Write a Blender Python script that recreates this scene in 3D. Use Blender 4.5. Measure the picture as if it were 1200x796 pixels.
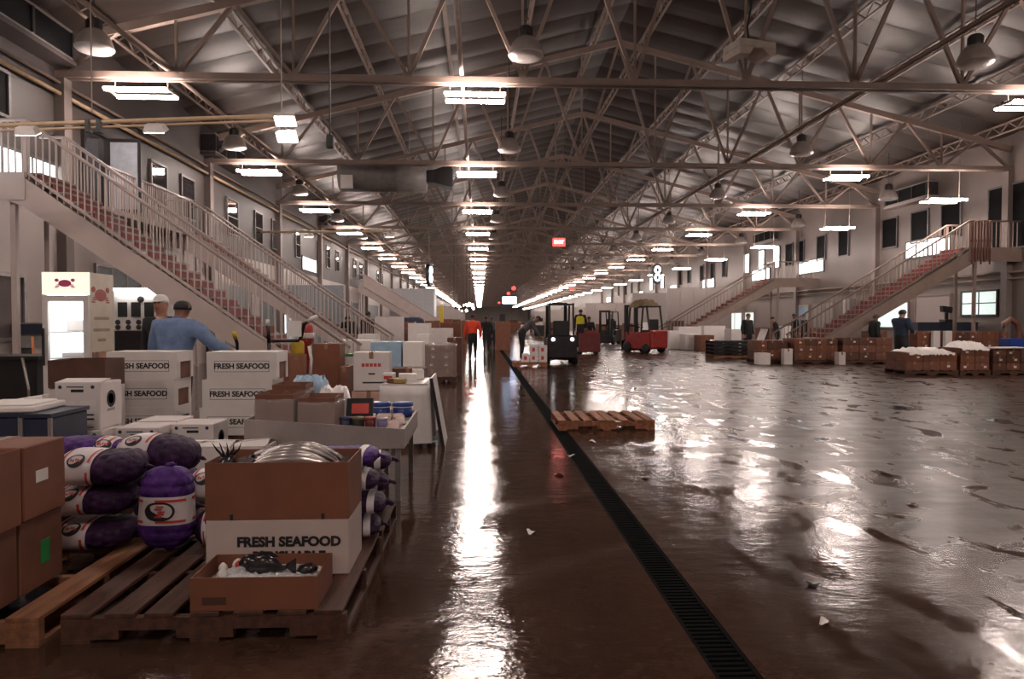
import bpy, bmesh, math, random
from mathutils import Vector, Matrix
random.seed(11)
scene = bpy.context.scene
for o in list(bpy.data.objects):
    bpy.data.objects.remove(o)

# ------------------------------------------------------------------ camera
F_PX = 850.0
CAM_H = 1.5
cam_data = bpy.data.cameras.new('camera')
cam_data.sensor_width = 36.0
cam_data.lens = F_PX * 36.0 / 1200.0
cam_data.clip_end = 600
cam_data.clip_start = 0.05
cam = bpy.data.objects.new('camera', cam_data)
scene.collection.objects.link(cam)
cam.location = (0, 0, CAM_H)
cam.rotation_euler = (math.radians(90 - 1.48), 0, math.radians(-2.56))
scene.camera = cam
bpy.context.view_layer.update()
CAM_R = cam.rotation_euler.to_matrix()

def ray(px, py):
    return CAM_R @ Vector(((px - 600) / F_PX, -(py - 398) / F_PX, -1))
def at(px, py, Y):                       # world point seen at a pixel, on the plane y = Y
    d = ray(px, py); t = Y / d.y
    return Vector((d.x * t, Y, CAM_H + d.z * t))
def on(px, py, z=0.0):                   # world point seen at a pixel, on the plane z
    d = ray(px, py); t = (z - CAM_H) / d.z
    return Vector((d.x * t, d.y * t, z))
def onx(px, py, X):                      # world point seen at a pixel, on the plane x = X
    d = ray(px, py); t = X / d.x
    return Vector((X, d.y * t, CAM_H + d.z * t))

# ------------------------------------------------------------------ world and exposure
world = bpy.data.worlds.new('world'); scene.world = world
world.use_nodes = True
world.node_tree.nodes['Background'].inputs[0].default_value = (0.05, 0.045, 0.045, 1)
world.node_tree.nodes['Background'].inputs[1].default_value = 0.3
vs = scene.view_settings
vs.view_transform = 'Standard'; vs.look = 'None'; vs.gamma = 1.0; vs.use_curve_mapping = False
vs.exposure = 0.98
TUBE_POWER = 60.0
TUBE_COL = (1.0, 0.84, 0.76)
scene.cycles.max_bounces = 6
scene.cycles.diffuse_bounces = 3
scene.cycles.glossy_bounces = 4
scene.cycles.transparent_max_bounces = 8
scene.cycles.sample_clamp_indirect = 4.0

# ------------------------------------------------------------------ materials
MATS = {}
def mat(name, col, rough=0.6, metal=0.0, var=0.12, scale=6.0, bump=0.0, bscale=40.0, emit=0.0, alpha=1.0, trans=0.0,
        stretch=(1, 1, 1), col2=None, spec=0.5):
    if name in MATS: return MATS[name]
    m = bpy.data.materials.new(name); m.use_nodes = True
    nt = m.node_tree; b = nt.nodes['Principled BSDF']
    L = nt.links.new
    tc = nt.nodes.new('ShaderNodeTexCoord'); mp = nt.nodes.new('ShaderNodeMapping')
    mp.inputs['Scale'].default_value = stretch
    L(tc.outputs['Object'], mp.inputs['Vector'])
    n = nt.nodes.new('ShaderNodeTexNoise'); n.inputs['Scale'].default_value = scale; n.inputs['Detail'].default_value = 5
    L(mp.outputs[0], n.inputs['Vector'])
    cr = nt.nodes.new('ShaderNodeValToRGB')
    c2 = col2 if col2 else tuple(min(1, c * (1 + var)) for c in col)
    c1 = tuple(c * (1 - var) for c in col) if not col2 else col
    cr.color_ramp.elements[0].position = 0.32; cr.color_ramp.elements[1].position = 0.68
    cr.color_ramp.elements[0].color = (*c1, 1); cr.color_ramp.elements[1].color = (*c2, 1)
    L(n.outputs[0], cr.inputs[0]); L(cr.outputs[0], b.inputs['Base Color'])
    b.inputs['Roughness'].default_value = rough; b.inputs['Metallic'].default_value = metal
    b.inputs['Specular IOR Level'].default_value = spec
    if bump > 0:
        n2 = nt.nodes.new('ShaderNodeTexNoise'); n2.inputs['Scale'].default_value = bscale; n2.inputs['Detail'].default_value = 4
        L(mp.outputs[0], n2.inputs['Vector'])
        bp = nt.nodes.new('ShaderNodeBump'); bp.inputs['Strength'].default_value = bump; bp.inputs['Distance'].default_value = 0.02
        L(n2.outputs[0], bp.inputs['Height']); L(bp.outputs[0], b.inputs['Normal'])
    if emit > 0:
        b.inputs['Emission Color'].default_value = (*col, 1); b.inputs['Emission Strength'].default_value = emit
    if trans > 0: b.inputs['Transmission Weight'].default_value = trans
    if alpha < 1: b.inputs['Alpha'].default_value = alpha
    MATS[name] = m
    return m

def floor_material():
    m = bpy.data.materials.new('wet_concrete'); m.use_nodes = True
    nt = m.node_tree; b = nt.nodes['Principled BSDF']; N = nt.nodes.new; L = nt.links.new
    tc = N('ShaderNodeTexCoord')
    def noise(scale, detail, stretch=(1, 1, 1), dist=0.0):
        mp = N('ShaderNodeMapping'); mp.inputs['Scale'].default_value = stretch
        L(tc.outputs['Object'], mp.inputs['Vector'])
        n = N('ShaderNodeTexNoise'); n.inputs['Scale'].default_value = scale; n.inputs['Detail'].default_value = detail
        n.inputs['Distortion'].default_value = dist
        L(mp.outputs[0], n.inputs['Vector']); return n.outputs[0]
    def ramp(src, p0, p1, c0, c1):
        r = N('ShaderNodeValToRGB'); r.color_ramp.elements[0].position = p0; r.color_ramp.elements[1].position = p1
        r.color_ramp.elements[0].color = c0; r.color_ramp.elements[1].color = c1
        L(src, r.inputs[0]); return r.outputs[0]
    def math_(op, a, bb, clamp=False):
        x = N('ShaderNodeMath'); x.operation = op; x.use_clamp = clamp
        for i, s in enumerate((a, bb)):
            if isinstance(s, (int, float)): x.inputs[i].default_value = s
            else: L(s, x.inputs[i])
        return x.outputs[0]
    def mix(f, a, bb):
        x = N('ShaderNodeMix'); x.data_type = 'RGBA'
        L(f, x.inputs['Factor'])
        for key, s in ((6, a), (7, bb)):
            if isinstance(s, tuple): x.inputs[key].default_value = s
            else: L(s, x.inputs[key])
        return x.outputs[2]
    sep = N('ShaderNodeSeparateXYZ'); L(tc.outputs['Object'], sep.inputs[0])
    X, Y = sep.outputs[0], sep.outputs[1]
    base = ramp(noise(1.3, 8, (1, .6, 1)), .3, .75, (.028, .013, .008, 1), (.064, .032, .021, 1))
    fine = ramp(noise(14, 6), .35, .75, (0, 0, 0, 1), (1, 1, 1, 1))
    base = mix(math_('MULTIPLY', fine, .35), base, (.10, .060, .045, 1))
    # tyre tracks: rings of worn, drier concrete with a tread pattern
    tracks = None
    for (cx, cy, r, w) in ((11.5, 10.5, 8.6, .13), (11.7, 10.7, 7.2, .13), (15.0, 4.0, 10.4, .15), (15.2, 4.2, 9.0, .15),
                           (-20.0, 4.0, 24.6, .14), (-20, 4.0, 26.0, .14), (9.0, -6.0, 13.4, .16), (9.0, -6.0, 14.7, .16)):
        dx = math_('SUBTRACT', X, cx); dy = math_('SUBTRACT', Y, cy)
        d = math_('SQRT', math_('ADD', math_('MULTIPLY', dx, dx), math_('MULTIPLY', dy, dy)), 0)
        e = math_('ABSOLUTE', math_('SUBTRACT', d, r), 0)
        k = math_('SUBTRACT', 1.0, math_('DIVIDE', e, w), True)
        tracks = k if tracks is None else math_('MAXIMUM', tracks, k)
    brk = ramp(noise(.55, 3), .42, .62, (0, 0, 0, 1), (1, 1, 1, 1))
    tread = ramp(noise(9, 2, (1, 3, 1)), .4, .6, (.35, .35, .35, 1), (1, 1, 1, 1))
    tracks = math_('MULTIPLY', math_('MULTIPLY', tracks, brk), tread)
    base = mix(math_('MULTIPLY', tracks, .6), base, (.19, .13, .105, 1))
    L(base, b.inputs['Base Color'])
    # the right-hand lane is worn and only damp, the left aisle carries standing water
    lane = math_('MULTIPLY', math_('SUBTRACT', X, 1.0), .35, True)
    cover = math_('MULTIPLY', lane, .055)
    puddle = ramp(math_('SUBTRACT', noise(3.4, 6, (1, .45, 1), .6), cover), .50, .60, (0, 0, 0, 1), (1, 1, 1, 1))
    rlane = math_('ADD', math_('ADD', .085, math_('MULTIPLY', lane, .25)), math_('MULTIPLY', math_('MULTIPLY', lane, .30), math_('SUBTRACT', noise(1.9, 7, (.35, 1.5, 1), .7), .5)))
    rmid = math_('ADD', rlane, math_('MULTIPLY', math_('SUBTRACT', noise(5, 6, (1, .4, 1)), .5), .16))
    rgh = N('ShaderNodeMix'); L(puddle, rgh.inputs[0]); L(rmid, rgh.inputs[2]); rgh.inputs[3].default_value = .06
    r2 = math_('ADD', rgh.outputs[0], math_('MULTIPLY', tracks, .14), True)
    L(r2, b.inputs['Roughness'])
    b.inputs['IOR'].default_value = 1.36
    L(math_('SUBTRACT', .5, math_('MULTIPLY', lane, .22)), b.inputs['Specular IOR Level'])
    h = math_('ADD', math_('MULTIPLY', noise(34, 4), .32), math_('MULTIPLY', noise(7.5, 4, (.55, 1, 1)), 1.2))
    h = math_('ADD', h, math_('MULTIPLY', tracks, .25))
    dry = math_('SUBTRACT', 1.0, math_('MULTIPLY', puddle, .65))
    bp = N('ShaderNodeBump'); bp.inputs['Distance'].default_value = .010
    L(math_('MULTIPLY', math_('MULTIPLY', dry, math_('SUBTRACT', 1.0, math_('MULTIPLY', lane, .5))), .34), bp.inputs['Strength'])
    L(h, bp.inputs['Height']); L(bp.outputs[0], b.inputs['Normal'])
    return m

WALL = mat('painted_wall', (.19, .152, .138), .55, var=.10, scale=.5, bump=.05, bscale=3)
WALL2 = mat('white_panel', (.36, .305, .285), .4, var=.05, scale=.6)
ROOF = mat('foil_roof', (.055, .038, .032), .45, metal=.25, var=.22, scale=.35, bump=.55, bscale=1.3, stretch=(.35, 1.6, 1))
STEEL = mat('painted_steel', (.262, .192, .160), .5, var=.10, scale=2)
STAIRSTEEL = mat('stair_paint', (.44, .36, .335), .45, var=.06, scale=2)
DARKSTEEL = mat('dark_steel', (.05, .045, .045), .4, metal=.5, var=.2)
GALV = mat('galvanised', (.36, .33, .32), .38, metal=.7, var=.15, scale=5)
CONDUIT = mat('conduit', (.55, .46, .40), .35, metal=.3)
TAN = mat('tan_pipe', (.50, .36, .23), .5, var=.1)
RED = mat('red_paint', (.33, .028, .022), .45, var=.15)
REDRISER = mat('red_riser', (.22, .022, .018), .6, var=.2)
BLACK = mat('black_rubber', (.012, .011, .011), .55, var=.2)
BLACKM = mat('black_metal', (.018, .017, .018), .35, metal=.2, var=.2)
DRAINBLACK = mat('drain_black', (.006, .006, .006), .95, var=.1, spec=.05)
WINDOWGLASS = mat('dark_glass', (.035, .032, .036), .05, var=.05, spec=.9)
WINFRAME = mat('window_frame', (.10, .09, .088), .5)
BLACKOUT = mat('dark_shutter', (.006, .006, .007), .8, spec=.12)
TUBE = bpy.data.materials.new('fluorescent_tube'); TUBE.use_nodes = True
_b = TUBE.node_tree.nodes['Principled BSDF']; _b.inputs['Base Color'].default_value = (.8, .8, .8, 1)
_b.inputs['Emission Color'].default_value = (*TUBE_COL, 1); _b.inputs['Emission Strength'].default_value = TUBE_POWER
LITWIN = mat('lit_window', (.92, .96, 1.0), .4, var=.03, emit=2.2)
LITSIGN = mat('lit_panel', (1.0, .96, .92), .4, var=.02, emit=2.5)
FLOODLENS = mat('flood_lens', (1.0, .86, .70), .4, var=.02, emit=14)
WHITEPL = mat('white_plastic', (.66, .62, .60), .4, var=.04)
FOAM = mat('white_foam', (.78, .73, .70), .7, var=.04, bump=.1, bscale=60)
WCARD = mat('white_card', (.68, .62, .60), .65, var=.05, scale=4)
WCARD2 = mat('dull_white_card', (.50, .40, .365), .65, var=.06, scale=4)
CARD = mat('brown_card', (.185, .064, .032), .7, var=.12, scale=4)
CARD2 = mat('brown_card_worn', (.17, .068, .040), .7, var=.2, scale=5)
CARD3 = mat('brown_card_dark', (.10, .042, .026), .7, var=.2, scale=5)
CARDIN = mat('brown_card_inside', (.24, .10, .058), .75, var=.1)
TAPE = mat('packing_tape', (.30, .17, .10), .25, var=.1)
PAPER = mat('paper_label', (.70, .66, .63), .6, var=.05)
INK = mat('black_ink', (.012, .011, .014), .6, var=.1)
REDINK = mat('red_ink', (.48, .045, .035), .6, var=.1)
BLUEINK = mat('navy_ink', (.02, .02, .07), .6, var=.1)
WOODL = mat('pale_pallet_wood', (.23, .098, .046), .7, var=.35, scale=3, bump=.25, bscale=12, stretch=(8, 1, 8))
WOODD = mat('dark_pallet_wood', (.070, .026, .015), .65, var=.4, scale=3, bump=.25, bscale=12, stretch=(8, 1, 8))
WOODO = mat('orange_pallet_wood', (.27, .105, .048), .65, var=.3, scale=3, bump=.2, bscale=12, stretch=(8, 1, 8))
PLASTWRAP = mat('clear_wrap', (.80, .75, .72), .14, var=.05, alpha=.26, bump=1.0, bscale=7, spec=1.0)
SHEET = mat('white_sheet', (.72, .67, .645), .35, var=.05, bump=.3, bscale=7)
BLUEPL = mat('blue_plastic', (.015, .045, .24), .3, var=.1)
LBLUE = mat('pale_blue_wrap', (.33, .48, .62), .4, var=.1, bump=.3, bscale=8)
NAVYBOX = mat('navy_box', (.02, .028, .055), .45, var=.2)
GREENPL = mat('green_plastic', (.03, .22, .05), .4)
YELLOW = mat('yellow_paint', (.62, .42, .03), .45, var=.1)
ORANGE = mat('orange_red_cloth', (.70, .06, .022), .8, var=.12, bump=.3, bscale=12)
SKIN = mat('skin', (.24, .105, .065), .55, var=.06)
SKIN2 = mat('skin_light', (.46, .24, .17), .55, var=.06)
DENIM = mat('blue_jacket', (.16, .235, .40), .85, var=.14, scale=9, bump=.5, bscale=14)
DARKCLOTH = mat('dark_cloth', (.018, .017, .020), .85, var=.25, bump=.3, bscale=14)
NAVYCLOTH = mat('navy_cloth', (.025, .040, .075), .85, var=.25, bump=.3, bscale=14)
GREYCLOTH = mat('grey_cloth', (.085, .08, .082), .85, var=.25, bump=.3, bscale=14)
GREENCLOTH = mat('green_cloth', (.022, .032, .028), .85, var=.25)
VEST = mat('yellow_vest', (.58, .52, .02), .7, var=.08)
WHITECLOTH = mat('white_cloth', (.72, .70, .68), .8, var=.05)
ICE = mat('crushed_ice', (.74, .74, .76), .25, var=.08, scale=30, bump=1.0, bscale=70)
FISHDARK = mat('dark_fish', (.020, .017, .018), .22, var=.5, scale=12)
FISHSILVER = mat('silver_fish', (.40, .36, .35), .18, metal=.55, var=.35, scale=9, stretch=(1, 6, 1))
FISHRED = mat('fish_gill', (.45, .06, .04), .4)

# ------------------------------------------------------------------ mesh helpers
COL = scene.collection
class MB:
    def __init__(self): self.v = []; self.f = []; self.m = []
    def add(self, vs_, fs_, mi=0):
        b = len(self.v); self.v.extend([tuple(p) for p in vs_])
        for f in fs_: self.f.append(tuple(b + i for i in f)); self.m.append(mi)
        return self
    def box(self, x0, x1, y0, y1, z0, z1, mi=0, M=None):
        p = [(x0, y0, z0), (x1, y0, z0), (x1, y1, z0), (x0, y1, z0), (x0, y0, z1), (x1, y0, z1), (x1, y1, z1), (x0, y1, z1)]
        if M is not None: p = [M @ Vector(q) for q in p]
        return self.add(p, [(0, 3, 2, 1), (4, 5, 6, 7), (0, 1, 5, 4), (1, 2, 6, 5), (2, 3, 7, 6), (3, 0, 4, 7)], mi)
    def hexa(self, p, mi=0):             # eight corners: bottom four, top four
        return self.add(p, [(0, 3, 2, 1), (4, 5, 6, 7), (0, 1, 5, 4), (1, 2, 6, 5), (2, 3, 7, 6), (3, 0, 4, 7)], mi)
    def bar(self, p0, p1, w, h=None, mi=0, up=(0, 0, 1)):
        h = w if h is None else h
        p0, p1 = Vector(p0), Vector(p1); d = (p1 - p0)
        if d.length < 1e-6: return self
        d.normalize(); u = Vector(up)
        if abs(d.dot(u)) > .98: u = Vector((1, 0, 0))
        s = d.cross(u).normalized(); u = s.cross(d)
        q = []
        for p in (p0, p1):
            for a, b in ((-1, -1), (1, -1), (1, 1), (-1, 1)): q.append(p + s * a * w / 2 + u * b * h / 2)
        return self.add(q, [(0, 3, 2, 1), (4, 5, 6, 7), (0, 1, 5, 4), (1, 2, 6, 5), (2, 3, 7, 6), (3, 0, 4, 7)], mi)
    def path(self, pts, r, n=8, mi=0, cap=True, flat=1.0):
        pts = [Vector(p) for p in pts]; rs = r if isinstance(r, (list, tuple)) else [r] * len(pts)
        b = len(self.v); ref = Vector((0, 0, 1)); rings = []
        for i, p in enumerate(pts):
            d = (pts[min(i + 1, len(pts) - 1)] - pts[max(i - 1, 0)]).normalized()
            u = ref if abs(d.dot(ref)) < .95 else Vector((1, 0, 0))
            s = d.cross(u).normalized(); u2 = s.cross(d).normalized()
            rings.append([p + s * math.cos(2 * math.pi * k / n) * rs[i] * flat + u2 * math.sin(2 * math.pi * k / n) * rs[i] for k in range(n)])
        for R in rings: self.v.extend(tuple(q) for q in R)
        for i in range(len(pts) - 1):
            for k in range(n):
                k2 = (k + 1) % n
                self.f.append((b + i * n + k, b + i * n + k2, b + (i + 1) * n + k2, b + (i + 1) * n + k)); self.m.append(mi)
        if cap:
            self.f.append(tuple(b + k for k in range(n))[::-1]); self.m.append(mi)
            self.f.append(tuple(b + (len(pts) - 1) * n + k for k in range(n))); self.m.append(mi)
        return self
    def tube(self, p0, p1, r, n=10, mi=0): return self.path([p0, p1], r, n, mi)
    def lathe(self, prof, n=16, c=(0, 0, 0), mi=0, M=None, cap=True):
        b = len(self.v); c = Vector(c)
        for (r, z) in prof:
            for k in range(n):
                a = 2 * math.pi * k / n; p = Vector((r * math.cos(a), r * math.sin(a), z))
                if M is not None: p = M @ p
                self.v.append(tuple(p + c))
        for i in range(len(prof) - 1):
            for k in range(n):
                k2 = (k + 1) % n
                self.f.append((b + i * n + k, b + i * n + k2, b + (i + 1) * n + k2, b + (i + 1) * n + k)); self.m.append(mi)
        if cap:
            self.f.append(tuple(b + k for k in range(n))[::-1]); self.m.append(mi)
            self.f.append(tuple(b + (len(prof) - 1) * n + k for k in range(n))); self.m.append(mi)
        return self
    def grid(self, fn, nu, nv, wrap=False, mi=0):
        b = len(self.v); cu = nu if wrap else nu + 1
        for j in range(nv + 1):
            for i in range(cu): self.v.append(tuple(fn(i / nu, j / nv)))
        for j in range(nv):
            for i in range(nu):
                i2 = (i + 1) % cu
                self.f.append((b + j * cu + i, b + j * cu + i2, b + (j + 1) * cu + i2, b + (j + 1) * cu + i)); self.m.append(mi)
        return self
    def prism(self, poly, y0, y1, mi=0):  # polygon in x,z extruded along y
        n = len(poly); vs_ = [(x, y0, z) for x, z in poly] + [(x, y1, z) for x, z in poly]
        fs_ = [tuple(range(n)), tuple(range(2 * n - 1, n - 1, -1))] + [(i, n + i, n + (i + 1) % n, (i + 1) % n) for i in range(n)]
        return self.add(vs_, fs_, mi)
    def mesh(self, name, mats, smooth=False, bevel=0.0, fix=True):
        me = bpy.data.meshes.new(name); me.from_pydata(self.v, [], self.f)
        for m_ in (mats if isinstance(mats, (list, tuple)) else [mats]): me.materials.append(m_)
        me.polygons.foreach_set('material_index', self.m)
        if fix or bevel:
            bm = bmesh.new(); bm.from_mesh(me)
            if bevel:
                bmesh.ops.bevel(bm, geom=bm.edges[:], offset=bevel, segments=1, affect='EDGES', profile=.5)
            bmesh.ops.recalc_face_normals(bm, faces=bm.faces[:])
            bm.to_mesh(me); bm.free()
        if smooth: me.polygons.foreach_set('use_smooth', [True] * len(me.polygons))
        return me
    def build(self, name, mats, parent=None, smooth=False, bevel=0.0, fix=True):
        return link(name, self.mesh(name, mats, smooth, bevel, fix), parent)

def link(name, me, parent=None, loc=None, rz=None):
    o = bpy.data.objects.new(name, me); COL.objects.link(o)
    if parent is not None: o.parent = parent
    if loc is not None: o.location = loc
    if rz is not None: o.rotation_euler = (0, 0, rz)
    return o
def tag(o, label=None, cat=None, group=None, kind=None):
    if label: o['label'] = label
    if cat: o['category'] = cat
    if group: o['group'] = group
    if kind: o['kind'] = kind
    return o
def thing(name, label, cat, loc=(0, 0, 0), rz=0.0, group=None):
    o = bpy.data.objects.new(name, None); COL.objects.link(o); o.empty_display_size = .1
    o.location = loc; o.rotation_euler = (0, 0, rz)
    return tag(o, label, cat, group)
def struct(o): o['kind'] = 'structure'; return o
KIDS = {}
def copy_tree(o, loc=None, rz=None, parent=None, label=None, group=None):
    c = o.copy(); COL.objects.link(c)
    if parent is not None: c.parent = parent
    if loc is not None: c.location = loc
    if rz is not None: c.rotation_euler = (0, 0, rz)
    if label: c['label'] = label
    if group: c['group'] = group
    if o.name not in KIDS: KIDS[o.name] = list(o.children)
    for ch in KIDS[o.name]: copy_tree(ch, parent=c)
    return c
TXT = {}
def text_mesh(s, size, mat_, bold=0.0, align='CENTER', sx=1.0):
    key = (s, size, mat_.name, bold, align, sx)
    if key in TXT: return TXT[key]
    cu = bpy.data.curves.new('lettering', 'FONT'); cu.body = s; cu.size = size; cu.align_x = align; cu.align_y = 'CENTER'
    cu.extrude = .0008; cu.offset = bold; cu.resolution_u = 3
    ob = bpy.data.objects.new('lettering', cu); COL.objects.link(ob)
    bpy.context.view_layer.update()
    me = bpy.data.meshes.new_from_object(ob.evaluated_get(bpy.context.evaluated_depsgraph_get()))
    bpy.data.objects.remove(ob)
    me.transform(Matrix.Scale(sx, 4, (1, 0, 0)) @ Matrix.Rotation(math.pi / 2, 4, 'X'))  # stands upright, faces -y
    me.materials.clear(); me.materials.append(mat_)
    TXT[key] = me
    return me
def text(parent, s, size, mat_, loc, rz=0.0, bold=0.0, sx=1.0, name='lettering'):
    return link(name, text_mesh(s, size, mat_, bold, 'CENTER', sx), parent, loc, rz)

# ------------------------------------------------------------------ the hall: floor, walls, roof
XL, XR = -9.8, 20.0
XC = (XL + XR) / 2
Y0, Y1 = -16.0, 300.0
EAVE, SLOPE = 8.5, .25
def roof_z(x): return EAVE + SLOPE * ((XR - XL) / 2 - abs(x - XC))
BAY = 9.1; TR0 = 17.5
DX0, DX1 = .99, 1.19
FLOORM = floor_material()
floor = MB()
floor.box(XL - .3, DX0, Y0, Y1, -.3, 0); floor.box(DX1, XR + .3, Y0, Y1, -.3, 0); floor.box(DX0, DX1, Y0, Y1, -.3, -.14)
struct(floor.build('floor', FLOORM))
# trench drain: channel frame, and a slotted grate bar by bar for the near stretch
drain = struct(thing('trim_1', None, None))
MB().box(DX0, DX0 + .02, Y0, Y1, -.10, -.003).box(DX1 - .02, DX1, Y0, Y1, -.10, -.003).build('drain_frame', DRAINBLACK, drain)
gb = MB().box(DX0 + .021, DX1 - .021, -.011, .011, -.035, -.006).mesh('grate_bar', DRAINBLACK)
n = 0
y = 2.7
while n < 200:
    link('grate_bar', gb, drain, (0, y, 0)); y += .045; n += 1
rest = MB()
while y < 60: rest.box(DX0 + .021, DX1 - .021, y - .011, y + .011, -.035, -.006); y += .045
tag(rest.build('grate_bar', DRAINBLACK, drain), kind='stuff')

def wall_box(name, x0, x1, y0, y1, z0, z1, m=WALL):
    return struct(MB().box(x0, x1, y0, y1, z0, z1).build(name, m))
wall_left = wall_box('wall_left', XL - .3, XL, Y0, Y1, 0, 4.12, mat('white_lower_wall', (.45, .385, .36), .5, var=.06, scale=.5))
WALLGREY = mat('grey_upper_wall', (.068, .053, .051), .6, var=.10, scale=.5)
wall_left_upper = wall_box('wall_left_upper', XL - .3, XL, Y0, Y1, 4.12, EAVE + .1, WALLGREY)
wall_right = wall_box('wall_right', XR, XR + .3, Y0, Y1, 0, EAVE + .1)
wall_far = struct(MB().prism([(XL, 0), (XR, 0), (XR, EAVE), (XC, roof_z(XC)), (XL, EAVE)], Y1, Y1 + .3).build('wall_far', WALL))
wall_back = struct(MB().prism([(XL, 0), (XR, 0), (XR, EAVE), (XC, roof_z(XC)), (XL, EAVE)], Y0 - .3, Y0).build('wall_back', WALL))

ceiling = MB()
for s in (-1, 1):
    xe = XL - .3 if s < 0 else XR + .3
    ze = EAVE - SLOPE * .3
    zc = roof_z(XC)
    ceiling.hexa([(xe, Y0, ze + .06), (XC, Y0, zc + .06), (XC, Y1, zc + .06), (xe, Y1, ze + .06),
                  (xe, Y0, ze + .2), (XC, Y0, zc + .2), (XC, Y1, zc + .2), (xe, Y1, ze + .2)])
ceiling = struct(ceiling.build('ceiling', ROOF))
PW = BAY / 6
for s in (-1, 1):                       # sagging foil-faced sheets between the seams
    def sheet(u, v, s=s):
        x = XC + s * v * (XR - XL) / 2
        return (x, u * (PW - .05), roof_z(x) + .05 - .05 * math.sin(math.pi * u) ** .6 - .012 * math.sin(v * 40))
    me = MB().grid(sheet, 5, 14).mesh('roof_panel', ROOF, smooth=True)
    for k in range(42): link('roof_panel', me, ceiling, (0, 8 + k * PW, 0))
# seams continue beyond the built sheets as one ribbed part
ribs = MB()
for k in range(42, 120):
    y = 8 + k * PW
    for s in (-1, 1):
        ribs.bar((XC, y, roof_z(XC) + .03), (XC + s * (XR - XL) / 2, y, EAVE + .03), .06, .08)
tag(ribs.build('roof_rib', STEEL, ceiling), kind='stuff')

# ------------------------------------------------------------------ roof trusses
CH = 7.16
NP = 11
PX = (XR - XL) / NP
def top_z(x): return roof_z(x) - .55
def make_truss(detail):
    t = thing('roof_truss', 'pale steel roof truss with W-shaped web spanning the hall', 'roof truss', group='roof trusses across the hall')
    MB().box(XL, XR, -.16, -.05, CH - .02, CH + .10).box(XL, XR, .05, .16, CH - .02, CH + .10).box(XL, XR, -.16, .16, CH + .10, CH + .125).build('bottom_chord', STEEL, t)
    tc = MB()
    for s in (-1, 1): tc.bar((XC + s * (XR - XL) / 2 * .998, 0, top_z(XR)), (XC, 0, top_z(XC)), .16, .2)
    tc.build('top_chord', STEEL, t)
    webs = []
    for i in range(NP + 1):
        x = XL + i * PX
        x = min(max(x, XL + .1), XR - .1)
        if 0 < i < NP: webs.append(((x, 0, CH + .1), (x, 0, top_z(x)), .055))
        if i < NP:
            xm = x + PX / 2
            webs.append(((x, 0, CH + .1), (xm, 0, top_z(xm)), .085)); webs.append(((xm, 0, top_z(xm)), (x + PX - (.1 if i == NP - 1 else 0), 0, CH + .1), .085))
    if detail:
        for a, b, w in webs: MB().bar(a, b, w * 1.2, w).build('web_member', STEEL, t)
    else:
        mb = MB()
        for a, b, w in webs: mb.bar(a, b, w * 1.2, w)
        tag(mb.build('web_member', STEEL, t), kind='stuff')
    return t
tr_near = make_truss(True); tr_far = make_truss(False)
for k in range(-2, 31):
    y = TR0 + k * BAY
    if k == 0: tr_near.location.y = y
    elif k == 7: tr_far.location.y = y
    elif k in (1, 2, 3, 4, -1): copy_tree(tr_near, (0, y, 0))
    else: copy_tree(tr_far, (0, y, 0))
# open-web purlins along the hall, resting on the truss top chords
pl_off = [.9, 3.5, 6.1, 8.7, 11.3, 13.9]
for off in pl_off:
    for s in (-1, 1):
        x = XC + s * off; zt = roof_z(x) - .10; zb = zt - .33
        p = thing('roof_purlin', 'long open-web steel purlin running under the roof sheets along the hall', 'purlin', (x, 0, 0), group='open-web purlins under the roof')
        MB().box(-.05, .05, Y0, Y1, zt - .05, zt).build('top_rail', STEEL, p)
        MB().box(-.04, .04, Y0, Y1, zb - .04, zb).build('bottom_rail', STEEL, p)
        w = MB(); y = 4.0; up = False
        while y < 110:
            w.bar((0, y, zb if not up else zt - .03), (0, y + .42, zt - .03 if not up else zb), .03); up = not up; y += .42
        tag(w.build('lacing', STEEL, p), kind='stuff')
# conduits and braces along the hall at truss level
def run_pipe(x, z, r, label, m=CONDUIT, y0=Y0, y1=Y1, name='conduit', cat='pipe'):
    return tag(MB().tube((x, y0, z), (x, y1, z), r, 8).build(name, m, smooth=True), label, cat)
run_pipe(-.42, CH + .19, .055, 'bright conduit along the hall over the middle row of lights')
run_pipe(-7.25, CH + .19, .055, 'thin brace pipe along the hall beside the left lamps', STEEL)
run_pipe(9.75, CH + .19, .06, 'thin brace pipe along the hall between the two right lamp rows', STEEL)
run_pipe(XL + .12, 6.75, .05, 'upper pipe fixed along the left wall above the office windows', TAN)
run_pipe(XL + .12, 7.0, .035, 'thin pipe fixed along the left wall above the thicker pipe', STEEL)
run_pipe(XR - .12, 3.32, .05, 'pipe fixed along the right wall below the office windows', STEEL)
run_pipe(XR - .12, 3.08, .04, 'thin pipe fixed along the right wall under the thicker pipe', STEEL)

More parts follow.
